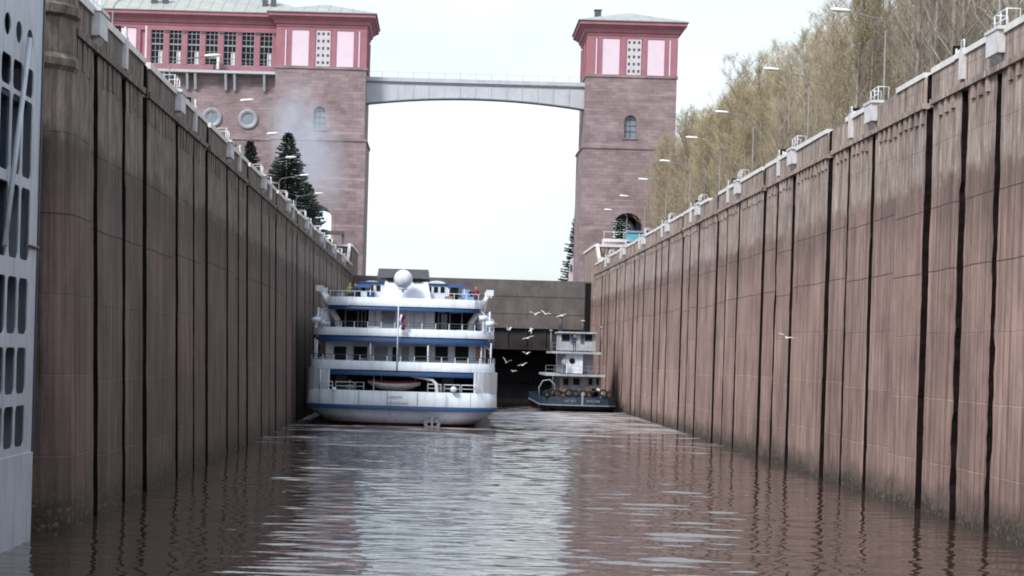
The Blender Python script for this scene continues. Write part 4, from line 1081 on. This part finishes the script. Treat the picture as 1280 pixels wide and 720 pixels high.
# funnel casing, sloping white front with the dark cap
m = MB(); xa, z1_ = S(484, 351, 3); xb, _ = S(536, 351, 3); xc, z0_ = S(478, 384, 3); xd, _ = S(542, 384, 3)
m.loft([[(xc, 3, 9.1), (xd, 3, 9.1), (xd, 12, 9.1), (xc, 12, 9.1)], [(xa, 3.8, z1_), (xb, 3.8, z1_), (xb, 12, z1_), (xa, 12, z1_)]], sm=False); m.build('funnel_casing', M['white'], ship)
xa, _ = S(475, 345, 6); xb, zt_ = S(538.5, 338, 6); zq = S(500, 348.5, 6)[1]
m = MB(); m.loft([[(xa, 4.6, zq), (xb, 4.6, zq), (xb, 11, zq), (xa, 11, zq)], [(xa+.1, 4.8, zt_), (xb-.1, 4.8, zt_), (xb-.1, 11, zt_), (xa+.1, 11, zt_)]], sm=False); m.build('funnel_cap', M['dgrey'], ship)
for a, b in ((487, 495), (517, 529)): X0_, _ = S(a, 350, 3.8); X1_, _ = S(b, 350, 3.8); bx('exhaust_grille', M['black'], ship, X0_, X1_, 3.62, 4.4, zq-.28, zq-.02)
# satellite dome on its pole
X, z = S(506, 349, 2.2); dm = MB(); dm.lathe([(.02, z-.74)]+[(.70*math.cos(a), z+.72*math.sin(a)) for a in [R(-78+12*k) for k in range(14)]]+[(.01, z+.725)], X, 2.2, 20); do = dm.build('satellite_dome', M['white'], ship)
m = MB(); m.tube([(X, 2.2, 9.1), (X, 2.2, z-.6)], .09, 8); m.lathe([(.3, z-.82), (.34, z-.7), (.3, z-.62)], X, 2.2, 14); m.build('pole', M['white'], do)
# rounded white housings with blue awnings either side
for a, b, c_, d_ in ((452, 484, 448, 468), (532, 561, 560, 582)):
    X0_, zt_ = S(a, 350.5, 4); X1_, zb__ = S(b, 379, 4)
    m = MB(); n = 10; w_ = X1_-X0_
    arcp = [(X0_, 9.1), (X0_, zt_-.75)]+[(X0_+w_/2-w_/2*math.cos(PI*k/n), zt_-.75+.75*math.sin(PI*k/n)**.7) for k in range(1, n)]+[(X1_, zt_-.75), (X1_, 9.1)]
    m.prism(arcp, 4, 9); ho = m.build('vent_housing', M['white'], ship)
    m = MB()
    for u in (.18, .45, .72): m.box(X0_+w_*u-.12, X0_+w_*u+.18, 3.94, 3.99, 10.3, 10.75)
    m.build('port_lights', M['dark'], ho)
    bx('valance', M['blue'], ho, X0_+.05, X1_-.05, 3.9, 3.99, 10.85, 11.02)
    xa, z1_ = S(c_, 354.5, 3.6); xb, z0_ = S(d_, 360, 3.6)
    m = MB(); m.loft([[(xa, 3.4, z0_), (xb, 3.4, z0_), (xb, 7.5, z0_+.15), (xa, 7.5, z0_+.15)], [(xa+.1, 3.6, z1_-.05), (xb-.1, 3.6, z1_-.05), (xb-.1, 7.5, z1_), (xa+.1, 7.5, z1_)]], sm=False)
    aw = m.build('awning', M['blue'], ship); m = MB()
    for xx in (xa+.1, xb-.1): m.tube([(xx, 3.5, 9.1), (xx, 3.5, z0_+.02)], .035, 5)
    m.build('awning_posts', M['white'], aw)
for px, py, mt in ((430, 377, 'grey'), (449, 374, 'dark'), (459, 376, 'white'), (466, 375, 'blue'), (568, 369, 'dark'), (573, 378, 'grey'), (590, 376, 'dark'), (582, 373, 'ltblue')):
    X, z = S(px, py, 3.2); m = MB(); m.box(X-.3, X+.3, 3.1, 3.6, 9.12, z+.35); m.box(X-.3, X+.3, 3.5, 3.6, z+.35, z+.7); m.build('deck_locker', M[mt], ship)
# lifeboats with davits
def ship_davit(s):
    y = 6.0
    xb_ = s*6.0
    lb_ = MB(); rings = []
    for u in range(9):
        t_ = u/8; wq = .95*math.sin(PI*min(1, max(0, t_*.94+.03)))**.55; hq = .75
        rings.append([(xb_+wq*math.cos(a), 3.2+6.2*t_, 8.05+hq*(math.sin(a)*(1.0 if math.sin(a) < 0 else .75))) for a in [2*PI*j/12 for j in range(12)]])
    lb_.loft(rings); o = lb_.build('lifeboat', M['white'], ship)
    m = MB(); m.box(xb_-1.02, xb_+1.02, 3.6, 9.0, 7.98, 8.08); m.build('gunwale', M['orange'] if s > 0 else M['grey'], o)
    for yy in (3.3, 8.6):
        m = MB(); base_x = s*4.9
        m.tube([(base_x, yy, 6.8), (base_x+s*.1, yy, 8.0), (base_x+s*1.0, yy, 9.5), (base_x+s*1.5, yy, 10.4)], [.24, .24, .2, .16], 6)
        m.box(base_x+s*1.2, base_x+s*1.75, yy-.2, yy+.2, 10.15, 10.6)
        m.tube([(base_x+s*1.4, yy, 10.3), (xb_, yy, 8.7)], .03, 4)
        m.build('davit', M['whitesteel'], ship)
ship_davit(-1); ship_davit(1)
for px, py in ((401, 400), (412, 404), (603, 398), (611, 405)):
    X, z = S(px, py, 1.8); m = MB(); n = 12
    m.loft([[(X-.3, 1.8+.22*math.cos(2*PI*k/n), z+.22*math.sin(2*PI*k/n)) for k in range(n)], [(X+.3, 1.8+.22*math.cos(2*PI*k/n), z+.22*math.sin(2*PI*k/n)) for k in range(n)]]); m.box(X-.05, X+.05, 1.7, 1.9, 7.3, z); m.build('life_raft', M['white'], ship)
# workboat and crane over the stern deck
xa, zt_ = S(463, 480, 1.3); xb, zb__ = S(527, 491, 1.3)
m = MB(); rings = []
for u in range(11):
    t_ = u/10; x = xa+(xb-xa)*t_; e = math.sin(PI*min(1, max(0, t_*.9+.05)))**.5; zz = 3.22+.16*(2*t_-1)**2
    rings.append([(x, 1.5+.75*e*c_, zz-.55*e*d_) for c_, d_ in ((-1, 0), (-.85, .5), (-.35, 1), (.35, 1), (.85, .5), (1, 0))])
m.loft(rings, True, True, True); wb = m.build('workboat', M['whitesteel'], ship)
m = MB(); m.loft([[(p[0], p[1], p[2]+dz_) for p in (r_[0], r_[-1])]+[(p[0], p[1], p[2]+dz_+.16) for p in (r_[-1], r_[0])] for r_ in rings for dz_ in (0,)], sm=False); m.build('gunwale', M['red'], wb)
m = MB(); p_ = [S(547, 492, .6), S(546, 480, .6), S(541, 475, .6), S(515, 469.5, .6), S(491, 466, .6)]
m.tube([(x, .45, z) for x, z in [(p_[0][0], 1.7)]+p_], [.15, .15, .14, .13, .1, .09], 8); m.lathe([(.05, p_[4][1]-.25), (.22, p_[4][1]-.12), (.22, p_[4][1]+.15), (.05, p_[4][1]+.22)], p_[4][0], .45, 10); m.build('deck_crane', M['whitesteel'], ship)
for px in (479, 521): X, z = S(px, 480, 1.2); m = MB(); m.tube([(X, 1.5, 3.2), (X, 1.5, 4.1)], .03, 4); m.build('boat_fall', M['white'], wb)
for px, r_ in ((567, .24), (422, .2)):
    X, z = S(px, 489, 0); m = MB(); m.lathe([(.02, -.12), (r_, -.1), (r_, .1), (.02, .12)], 0, 0, 14)
    m.v = [(X+a, -.02+c*.6, z+b_+.12) for a, b_, c in m.v]; m.build('searchlight', M['white'], ship)
# anchor in its recess, port lettering, flag
X, z = S(541, 524, 0); an_ = MB(); an_.box(X-.55, X+.5, .52, .62, .35, 1.2); ao = an_.build('anchor_plate', M['grey'], ship)
m = MB(); m.box(X-.08, X+.08, .3, .45, .05, .9); m.loft([[(X-.62, .25, .38), (X-.42, .25, .38), (X-.3, .25, .1), (X+.3, .25, .1), (X+.42, .25, .38), (X+.62, .25, .38), (X+.5, .25, -.15), (X-.5, .25, -.15)], [(X-.62, .45, .38), (X-.42, .45, .38), (X-.3, .45, .1), (X+.3, .45, .1), (X+.42, .45, .38), (X+.62, .45, .38), (X+.5, .45, -.15), (X-.5, .45, -.15)]], sm=False); m.build('anchor', M['grey'], ao)
def lettering(n_, x, y, z, size, mat, parent, seed):
    """worn lettering too faint to read in the photograph: short uneven strokes"""
    q_ = random.Random(seed); m = MB(); cx_ = x-n_*size*.38
    for k in range(n_):
        w_ = size*q_.uniform(.38, .6)
        for j in range(q_.choice((1, 2))): m.box(cx_+j*w_*.7, cx_+j*w_*.7+size*.15, y, y+.012, z, z+size*q_.uniform(.7, 1))
        hz = z+size*q_.choice((.02, .4, .75)); m.box(cx_+.001, cx_+w_, y+.002, y+.01, hz, hz+size*.14)
        cx_ += size*.76
    return m.build('name_lettering', mat, parent)
X, z = S(497, 499, 0); lettering(7, X, -.012, 2.12, .2, M['grey'], ship, 1)
X, z = S(499, 507, 0); lettering(10, X, -.012, 1.66, .2, M['grey'], ship, 2)
m = MB(); X, zt_ = S(500.5, 376, -.1); m.tube([(X, .05, 4.2), (X, .05, zt_)], [.06, .04], 6); fp = m.build('flagstaff', M['white'], ship)
X, z1_ = S(501, 392, -.1); _, z0_ = S(501, 411, -.1)
fm = MB(); n = 10
for i, mt in enumerate((2, 1, 0)):
    fm.mi = mt
    for k in range(n):
        f_ = lambda k, j: (X+.06+j*.13+.03*math.sin(k*1.1+j), .05+.10*math.sin(k*.9+j*2.2), z1_+(z0_-z1_)*k/n-.05*j)
        fm.face([f_(k, i), f_(k, i+1), f_(k+1, i+1), f_(k+1, i)])
fm.build('flag', [M['flag_r'], M['flag_b'], M['flag_w']], fp)
# starboard and port cabin windows, seen when stepping aside
for s in (-1, 1):
    for z0_, z1_, xx, n_ in ((5.0, 5.9, (xb if False else None), 12), (7.5, 8.3, None, 10)):
        for k in range(n_):
            hx = (S(606, 440, HY)[0] if s > 0 else S(412, 440, HY)[0]) if z0_ < 6 else s*5.2
            bx('cabin_window', M['glass'], ship, hx+s*.01, hx+s*.04, 8+4*k, 10+4*k, z0_, z1_)
# wheelhouse far forward and mast
m = MB(); m.box(-4, 4, 62, 68, 9.1, 10.6); m.build('wheelhouse', M['white'], ship)
m = MB(); m.box(-5.4, 5.4, 58, 72, 8.9, 9.1); m.box(-5.2, 5.2, 57.9, 70, 4.2, 8.9); m.build('forward_house', M['white'], ship)
qs = random.Random(8)
for d_, zf, xs_ in ((1.7, 4.17, (-5.9, -4.2, -2.9, 2.4, 4.6, 5.8)), (1.9, 6.72, (-5.2, -3.9, -2.2, 1.3, 3.0, 4.4, 5.4)), (2.1, 9.12, (-3.2, 3.3, 4.9))):
    for x_ in xs_:
        w_ = qs.uniform(.25, .5); hh_ = qs.uniform(.55, .95); m = MB(); m.box(x_-w_, x_+w_, d_, d_+.45, zf, zf+hh_*.55); m.box(x_-w_, x_+w_, d_+.38, d_+.45, zf+hh_*.55, zf+hh_)
        for e_ in (-1, 1): m.box(x_+e_*w_-.03, x_+e_*w_+.03, d_, d_+.45, zf+hh_*.55, zf+hh_*.75)
        m.build('deck_bench', M[qs.choice(('whitesteel', 'grey', 'ltblue', 'wood'))], ship)
for z_, hw_ in ((5.7, 6.55), (8.1, 6.4)):                 # awning brackets and vertical frames at the deck corners
    for e_ in (-1, 1):
        for y_ in (2.4, 4.6, 7.5): m = MB(); m.tube([(e_*hw_, y_, z_-1.5), (e_*hw_, y_, z_+.8)], .06, 5); m.tube([(e_*hw_, y_, z_+.2), (e_*(hw_-.6), y_, z_+.8)], .04, 4); m.build('deck_bracket', M['white'], ship)
for X_ in (-5.0, -3.1, -1.0, 1.2, 3.3, 5.1): m = MB(); m.box(X_-.02, X_+.02, -.03, -.001, 1.6, 2.6); m.build('plate_seam', M['grey'], ship)
# people aboard
def on_ship(px, d, z, *a, **k): X, _ = S(px, 480, d); return person((SX+X, SY+d, z), *a, **k)
on_ship(437, 1.5, 1.62, (.55, .55, .58), (.05, .05, .08), (.08, .05, .03), 'person in pale jacket and white cap at the left stern rail', hat=(.75, .75, .75))
on_ship(420, 2.2, 1.62, (.03, .06, .2), (.03, .03, .04), (.04, .03, .02), 'person in dark blue jacket left of the person in a white cap', lean_)
on_ship(549.5, 1.6, 1.62, (.6, .6, .64), (.1, .12, .2), (.05, .03, .02), 'person in white shirt standing beside the stern deck crane', arm_)
on_ship(572, 2.0, 1.62, (.05, .12, .3), (.03, .03, .04), (.2, .13, .07), 'person in blue jacket right of the stern deck crane')
on_ship(610, 3.4, 4.17, (.03, .03, .05), (.03, .03, .04), (.04, .03, .02), 'person in dark clothes at the right end of the second deck')
on_ship(434, 2.6, 9.12, (.22, .30, .10), (.05, .05, .08), (.08, .05, .03), 'person in yellow green jacket on the upper left sun deck', rz=.4)
on_ship(441, 2.7, 9.12, (.04, .05, .1), (.05, .05, .08), (.04, .03, .02), 'person in dark jacket next to the yellow green jacket on the sun deck', lean_)
on_ship(592, 2.5, 9.12, (.22, .03, .05), (.05, .05, .08), (.08, .05, .03), 'person in dark red jacket on the upper right sun deck')

# ------------------------------------------------------------------ push tug moored against the right wall
TX, TY = at(723, 500, 205)[0], 205.0
tug = thing('tugboat', 'dark blue hulled tug with stacked white deckhouses against the right wall', 'tugboat', (TX, TY, 0))
def T(px, py, d=0): X, z = at(px, py, TY+d); return X-TX, z
def tplan(hw, y0, y1, z, dp=1.3): return [(-hw, y1, z), (-hw, y0+dp, z), (-hw*.8, y0+.3*dp, z), (-hw*.45, y0, z), (hw*.45, y0, z), (hw*.8, y0+.3*dp, z), (hw, y0+dp, z), (hw, y1, z), (hw*.5, y1+4, z), (-hw*.5, y1+4, z)]
m = MB(); m.loft([tplan(3.2, 1.4, 28, -1), tplan(3.6, .5, 28, 0), tplan(3.85, .05, 28, .35)], sm=False); m.loft([tplan(3.85, .05, 28, .35), tplan(3.9, 0, 28, .62)], sm=False); m.build('hull', M['hullblk'], tug)
m = MB(); m.loft([tplan(3.86, .04, 28, .62), tplan(3.84, .05, 28, 1.5)], True, False, False); m.build('bulwark', M['navy'], tug)
m = MB(); m.loft([tplan(3.95, -.06, 28, .60), tplan(3.95, -.06, 28, .70)], sm=False); m.build('rubbing_strake', M['grey'], tug)
m = MB(); m.loft([tplan(3.7, .15, 28, .8), tplan(3.7, .15, 28, .9)], sm=False); m.build('deck', M['rust'], tug)
X, _ = T(728, 500); bx('centre_post', M['grey'], tug, X-.09, X+.09, -.08, .04, .7, 2.0)
# pale name boards on the bulwark
for px in (713.5, 742):
    X, z = T(px, 499); lettering(6, X, .02, .98, .3, M['grey'], tug, px)
def house(name, a, b, py0, py1, d, L, mat, z0=None, inset=0):
    xa, zt_ = T(a, py0, d); xb, zb__ = T(b, py1, d); zb__ = zb__ if z0 is None else z0
    return MB().box(xa, xb, d, d+L, zb__, zt_).build(name, mat, tug), xa, xb, zb__, zt_
_, xa, xb, z0_, z1_ = house('lower_deckhouse', 700, 751, 468, 490, 4, 14, M['tugwhite'], .9)
for a, b in ((704, 711), (716, 725), (735, 741), (745, 749)):
    X0_, q1 = T(a, 472, 4); X1_, q0 = T(b, 482, 4); wo = bx('window', M['grey'], tug, X0_, X1_, 3.95, 3.99, q0, q1); MB().box(X0_+.06, X1_-.06, 3.92, 3.948, q0+.06, q1-.06).build('pane', M['glass'], wo)
def platform(a, b, py, d, L):
    xa, z = T(a, py, d); xb, _ = T(b, py, d); po = MB().box(xa, xb, d, d+L, z-.12, z+.1).build('platform', M['tugwhite'], tug)
    m = MB(); n = int((xb-xa)/.8)
    for k in range(n+1): x = xa+(xb-xa)*k/n; m.tube([(x, d+.05, z+.1), (x, d+.05, z+.95)], .025, 4)
    for zz in (.55, .95): m.tube([(xa, d+.05, z+zz), (xb, d+.05, z+zz)], .02, 4)
    m.build('railing', M['grey'], po)
platform(682, 757, 468, 2.6, 14); platform(690, 752, 440, 3.2, 11)
_, xa, xb, z0_, z1_ = house('middle_deckhouse', 703, 741, 441, 467, 5, 11, M['grey'])
_, xa, xb, z0_, z1_ = house('engine_casing', 708, 728, 441, 467, 3.8, 1.2, M['white'])
X, z = T(715, 451, 3.8); m = MB(); m.lathe([(.02, -.05), (.3, -.05), (.3, .05), (.02, .05)], 0, 0, 14); m.v = [(X+a, 3.76+c, z+b_) for a, b_, c in m.v]; m.build('round_vent', M['black'], tug)
_, xa, xb, z0_, z1_ = house('wheelhouse', 700, 744, 416, 439, 5, 6, M['tugwhite'])
for a, b in ((702.5, 712), (731, 740)):
    X0_, q1 = T(a, 418, 5); X1_, q0 = T(b, 426, 5); wo = bx('window', M['grey'], tug, X0_-.06, X1_+.06, 4.94, 4.99, q0-.06, q1+.06); MB().box(X0_, X1_, 4.9, 4.938, q0, q1).build('pane', M['glass'], wo)
for a, b in ((714, 716), (726, 730)): X0_, q1 = T(a, 418, 5); X1_, q0 = T(b, 430, 5); bx('door', M['dgrey'], tug, X0_, X1_, 4.93, 4.99, q0, q1)
xa, z = T(698, 415, 4.6); xb, _ = T(746, 415, 4.6); m = MB(); m.box(xa, xb, 4.4, 11.4, z-.1, z+.06); m.build('wheelhouse_roof', M['tugwhite'], tug)
for px, pt, r_ in ((701, 396, .2), (729, 402, .12), (752, 410, .06), (689, 414, .06)):
    X, zt_ = T(px, pt, 6); _, zb__ = T(px, 440 if px in (752, 689) else 414, 6); m = MB(); m.tube([(X, 6, zb__), (X, 6, zt_)], r_, 8); mo = m.build('mast', M['dgrey'] if r_ > .1 else M['lamp'], tug)
    m = MB(); m.lathe([(.02, zt_), (r_+.12, zt_+.02), (r_+.12, zt_+.12), (.02, zt_+.16)], X, 6, 10); m.build('cap', M['tugwhite'], mo)
# tyre fenders, coils and crates on the stern
qq = random.Random(4)
tyre0 = None
for k, px in enumerate((684, 690, 697, 704, 712, 720, 729, 737, 746, 755, 762)):
    X, _ = T(px, 486); rr_ = qq.uniform(.36, .5); rr_ *= .72; m = MB(); n = 14; rings = []
    cx_, cy_, cz_ = X, .35+qq.uniform(-.1, .3), 1.62+qq.uniform(0, .35); ti = qq.uniform(-2, 2)
    for i in range(n+1):
        a = 2*PI*i/n; ce = Vector((math.cos(a)*rr_, math.sin(a)*rr_*math.sin(ti)*.5, math.sin(a)*rr_)); ra = ce.normalized()
        rings.append([(cx_+ce.x+ra.x*.13*math.cos(b), cy_+ce.y+.13*math.sin(b), cz_+ce.z+ra.z*.13*math.cos(b)) for b in [2*PI*j/7 for j in range(7)]])
    m.loft(rings, True, False); m.build('tyre_fender', M['rubber'], tug)
for px, mt, w_ in ((687, 'rope', .5), (700, 'rust', .45), (718, 'dgrey', .6), (727, 'rope', .4), (740, 'rust', .7), (745, 'whitesteel', .6), (758, 'rope', .5)):
    X, _ = T(px, 484, 1.6); m = MB()
    if mt == 'rope':
        for j in range(3): m.tube([(X+(w_-.04*j)*math.cos(2*PI*i/12), 1.6+(w_-.04*j)*math.sin(2*PI*i/12), .98+.28*j) for i in range(13)], .14, 5, False)
        m.build('rope_coil', M['rope'], tug)
    else: m.box(X-w_, X+w_, 1.2, 2.2, .9, 1.7+w_*.7); m.box(X-w_*.8, X+w_*.6, 1.3, 2.1, 1.7+w_*.7, 2.0+w_*.7); m.build('deck_gear', M[mt], tug)
def hoop():
    X, _ = T(680, 480, .8); m = MB(); m.tube([(X-.45, .8, 1.4), (X-.5, .8, 2.4), (X-.1, .8, 3.1), (X+.6, .8, 3.2), (X+1.1, .8, 2.7), (X+1.2, .8, 1.4)], .06, 6); m.build('towing_hoop', M['grey'], tug)
hoop()
X, _ = T(718, 440, 3.6); person((TX+X, TY+3.6, T(718, 439, 3.6)[1]), (.03, .05, .14), (.03, .03, .05), (.05, .03, .02), 'person in dark blue work clothes in front of the tug wheelhouse', arm_)
X, _ = T(706, 440, 3.1); person((TX+X, TY+3.0, T(706, 467, 3.0)[1]), (.4, .4, .42), (.04, .05, .1), (.05, .03, .02), 'person in grey jacket on the middle platform of the tug', lean_)

# ------------------------------------------------------------------ gulls
def gull_mesh(flap, bank):
    g_ = thing('gull', '', 'gull')
    m = MB(); m.tube([(0, -.22, 0), (0, -.17, .0), (0, -.08, .0), (0, .06, -.005), (0, .18, .0), (0, .27, .01)], [.018, .04, .06, .062, .035, .012], 8)
    m.loft([[(-.02, .22, .01), (.02, .22, .01)], [(-.06, .34, .01), (.06, .34, .01)]], False, False, False); bo = m.build('body', M['gull'], g_)
    m = MB(); m.tube([(0, -.22, 0), (0, -.28, -.01)], [.012, .003], 5); m.build('beak', M['orange'], bo)
    for s in (-1, 1):
        m = MB(); z1, z2 = .20*flap, .20*flap-.10
        P_ = [(.03, 0), (.28, z1*1.2), (.55, z1+z2*.8)]
        ch = [(-.09, .12), (-.11, .07), (.02, .05)]
        rings = [[(s*x, a, z), (s*x, (a+b)/2, z+.02), (s*x, b, z), (s*x, (a+b)/2, z-.008)] for (x, z), (a, b) in zip(P_, ch)]
        m.loft(rings); m.build('wing', M['gull'] if s < 0 else M['gull'], g_)
    return g_
gpos = [(669, 393, .9, .3, 'upper left of the close pair before the gate'), (682, 392.5, .7, -.4, 'upper right of the close pair before the gate'), (702, 394.5, .2, .2, 'just above the tug wheelhouse mast'),
        (636, 412, 1.0, 1.0, 'just right of the cruise ship upper deck'), (664.5, 411, -1.2, 1.3, 'below the close pair with wings lowered'), (660, 422.5, .3, -.2, 'in front of the grey gate crossbeam'),
        (658, 442, .6, .7, 'at the top edge of the dark gate opening'), (633, 453, 1.3, -.5, 'with raised wings nearest the cruise ship stern'), (653, 456.5, .5, .2, 'in the middle of the dark gate opening'),
        (642, 464, .3, -.9, 'lowest over the dark gate opening'), (983, 422, .5, .1, 'alone before the right lock wall')]
for i, (px, py, fl_, rz, lab) in enumerate(gpos):
    Y = 150+8*(i % 5) if i < 10 else 92
    if i == 0: g0 = gu = gull_mesh(.8, 0)
    elif fl_ > .8: gu = gull_mesh(fl_, 0)
    else: gu = gull_mesh(fl_, 0)
    X, z = at(px, py, Y); gu.location = (X, Y, z); gu.rotation_euler = (.25, .35*math.sin(i*2.1), PI/2*0+rz); gu.scale = (.85,)*3 if i < 10 else (.75,)*3
    gu['label'] = 'white gull flying '+lab; gu['group'] = 'gulls flying behind the vessels'

# ------------------------------------------------------------------ water vapour: drifting exhaust smoke
m = MB(); n = 14
def sm(u, r_): return [( -16.6-4.5*u+r_*math.cos(2*PI*k/n), 262+r_*.7*math.sin(2*PI*k/n), 22+22*u) for k in range(n)]
m.loft([sm(u, r_) for u, r_ in ((0, 1.5), (.12, 4.0), (.4, 6.5), (.7, 7.5), (.9, 6.5), (1, 3.0))])
so = m.build('smoke', None)
sm_m = bpy.data.materials.new('exhaust_smoke'); sm_m.use_nodes = True; t = sm_m.node_tree; t.nodes.clear()
o_ = N(t, 'ShaderNodeOutputMaterial'); pv = N(t, 'ShaderNodeVolumePrincipled'); pv.inputs['Color'].default_value = (.80, .87, 1.0, 1)
nn = noise(t, wv(t, .22, .22, .16), 1.0, 5, .6); dn = ramp(t, nn, [(.36, 0), (.66, .34)])
tcx = N(t, 'ShaderNodeTexCoord'); sx_ = N(t, 'ShaderNodeSeparateXYZ'); t.links.new(tcx.outputs['Object'], sx_.inputs[0])
ax = N(t, 'ShaderNodeMath', operation='MULTIPLY_ADD'); ax.inputs[1].default_value = 4.5/22; ax.inputs[2].default_value = 16.6-4.5; t.links.new(sx_.outputs[2], ax.inputs[0])
dx_ = N(t, 'ShaderNodeMath', operation='ADD'); t.links.new(sx_.outputs[0], dx_.inputs[0]); t.links.new(ax.outputs[0], dx_.inputs[1])
dy_ = N(t, 'ShaderNodeMath', operation='MULTIPLY_ADD'); dy_.inputs[1].default_value = 1.4; dy_.inputs[2].default_value = -262*1.4; t.links.new(sx_.outputs[1], dy_.inputs[0])
cv = N(t, 'ShaderNodeCombineXYZ'); t.links.new(dx_.outputs[0], cv.inputs[0]); t.links.new(dy_.outputs[0], cv.inputs[1])
zz_ = N(t, 'ShaderNodeMath', operation='MULTIPLY_ADD'); zz_.inputs[1].default_value = .55; zz_.inputs[2].default_value = -.55*32; t.links.new(sx_.outputs[2], zz_.inputs[0]); t.links.new(zz_.outputs[0], cv.inputs[2])
ln_ = N(t, 'ShaderNodeVectorMath', operation='LENGTH'); t.links.new(cv.outputs[0], ln_.inputs[0])
fo_ = N(t, 'ShaderNodeMapRange'); fo_.interpolation_type = 'SMOOTHSTEP'; fo_.inputs[1].default_value = 6.3; fo_.inputs[2].default_value = 1.5; t.links.new(ln_.outputs['Value'], fo_.inputs[0])
md_ = N(t, 'ShaderNodeMath', operation='MULTIPLY'); t.links.new(fo_.outputs[0], md_.inputs[0]); t.links.new(dn, md_.inputs[1]); t.links.new(md_.outputs[0], pv.inputs['Density']); t.links.new(pv.outputs[0], o_.inputs['Volume'])
so.data.materials.clear(); so.data.materials.append(sm_m)
tag(so, 'thin blue grey exhaust smoke drifting up in front of the left tower', 'smoke', kind='stuff')
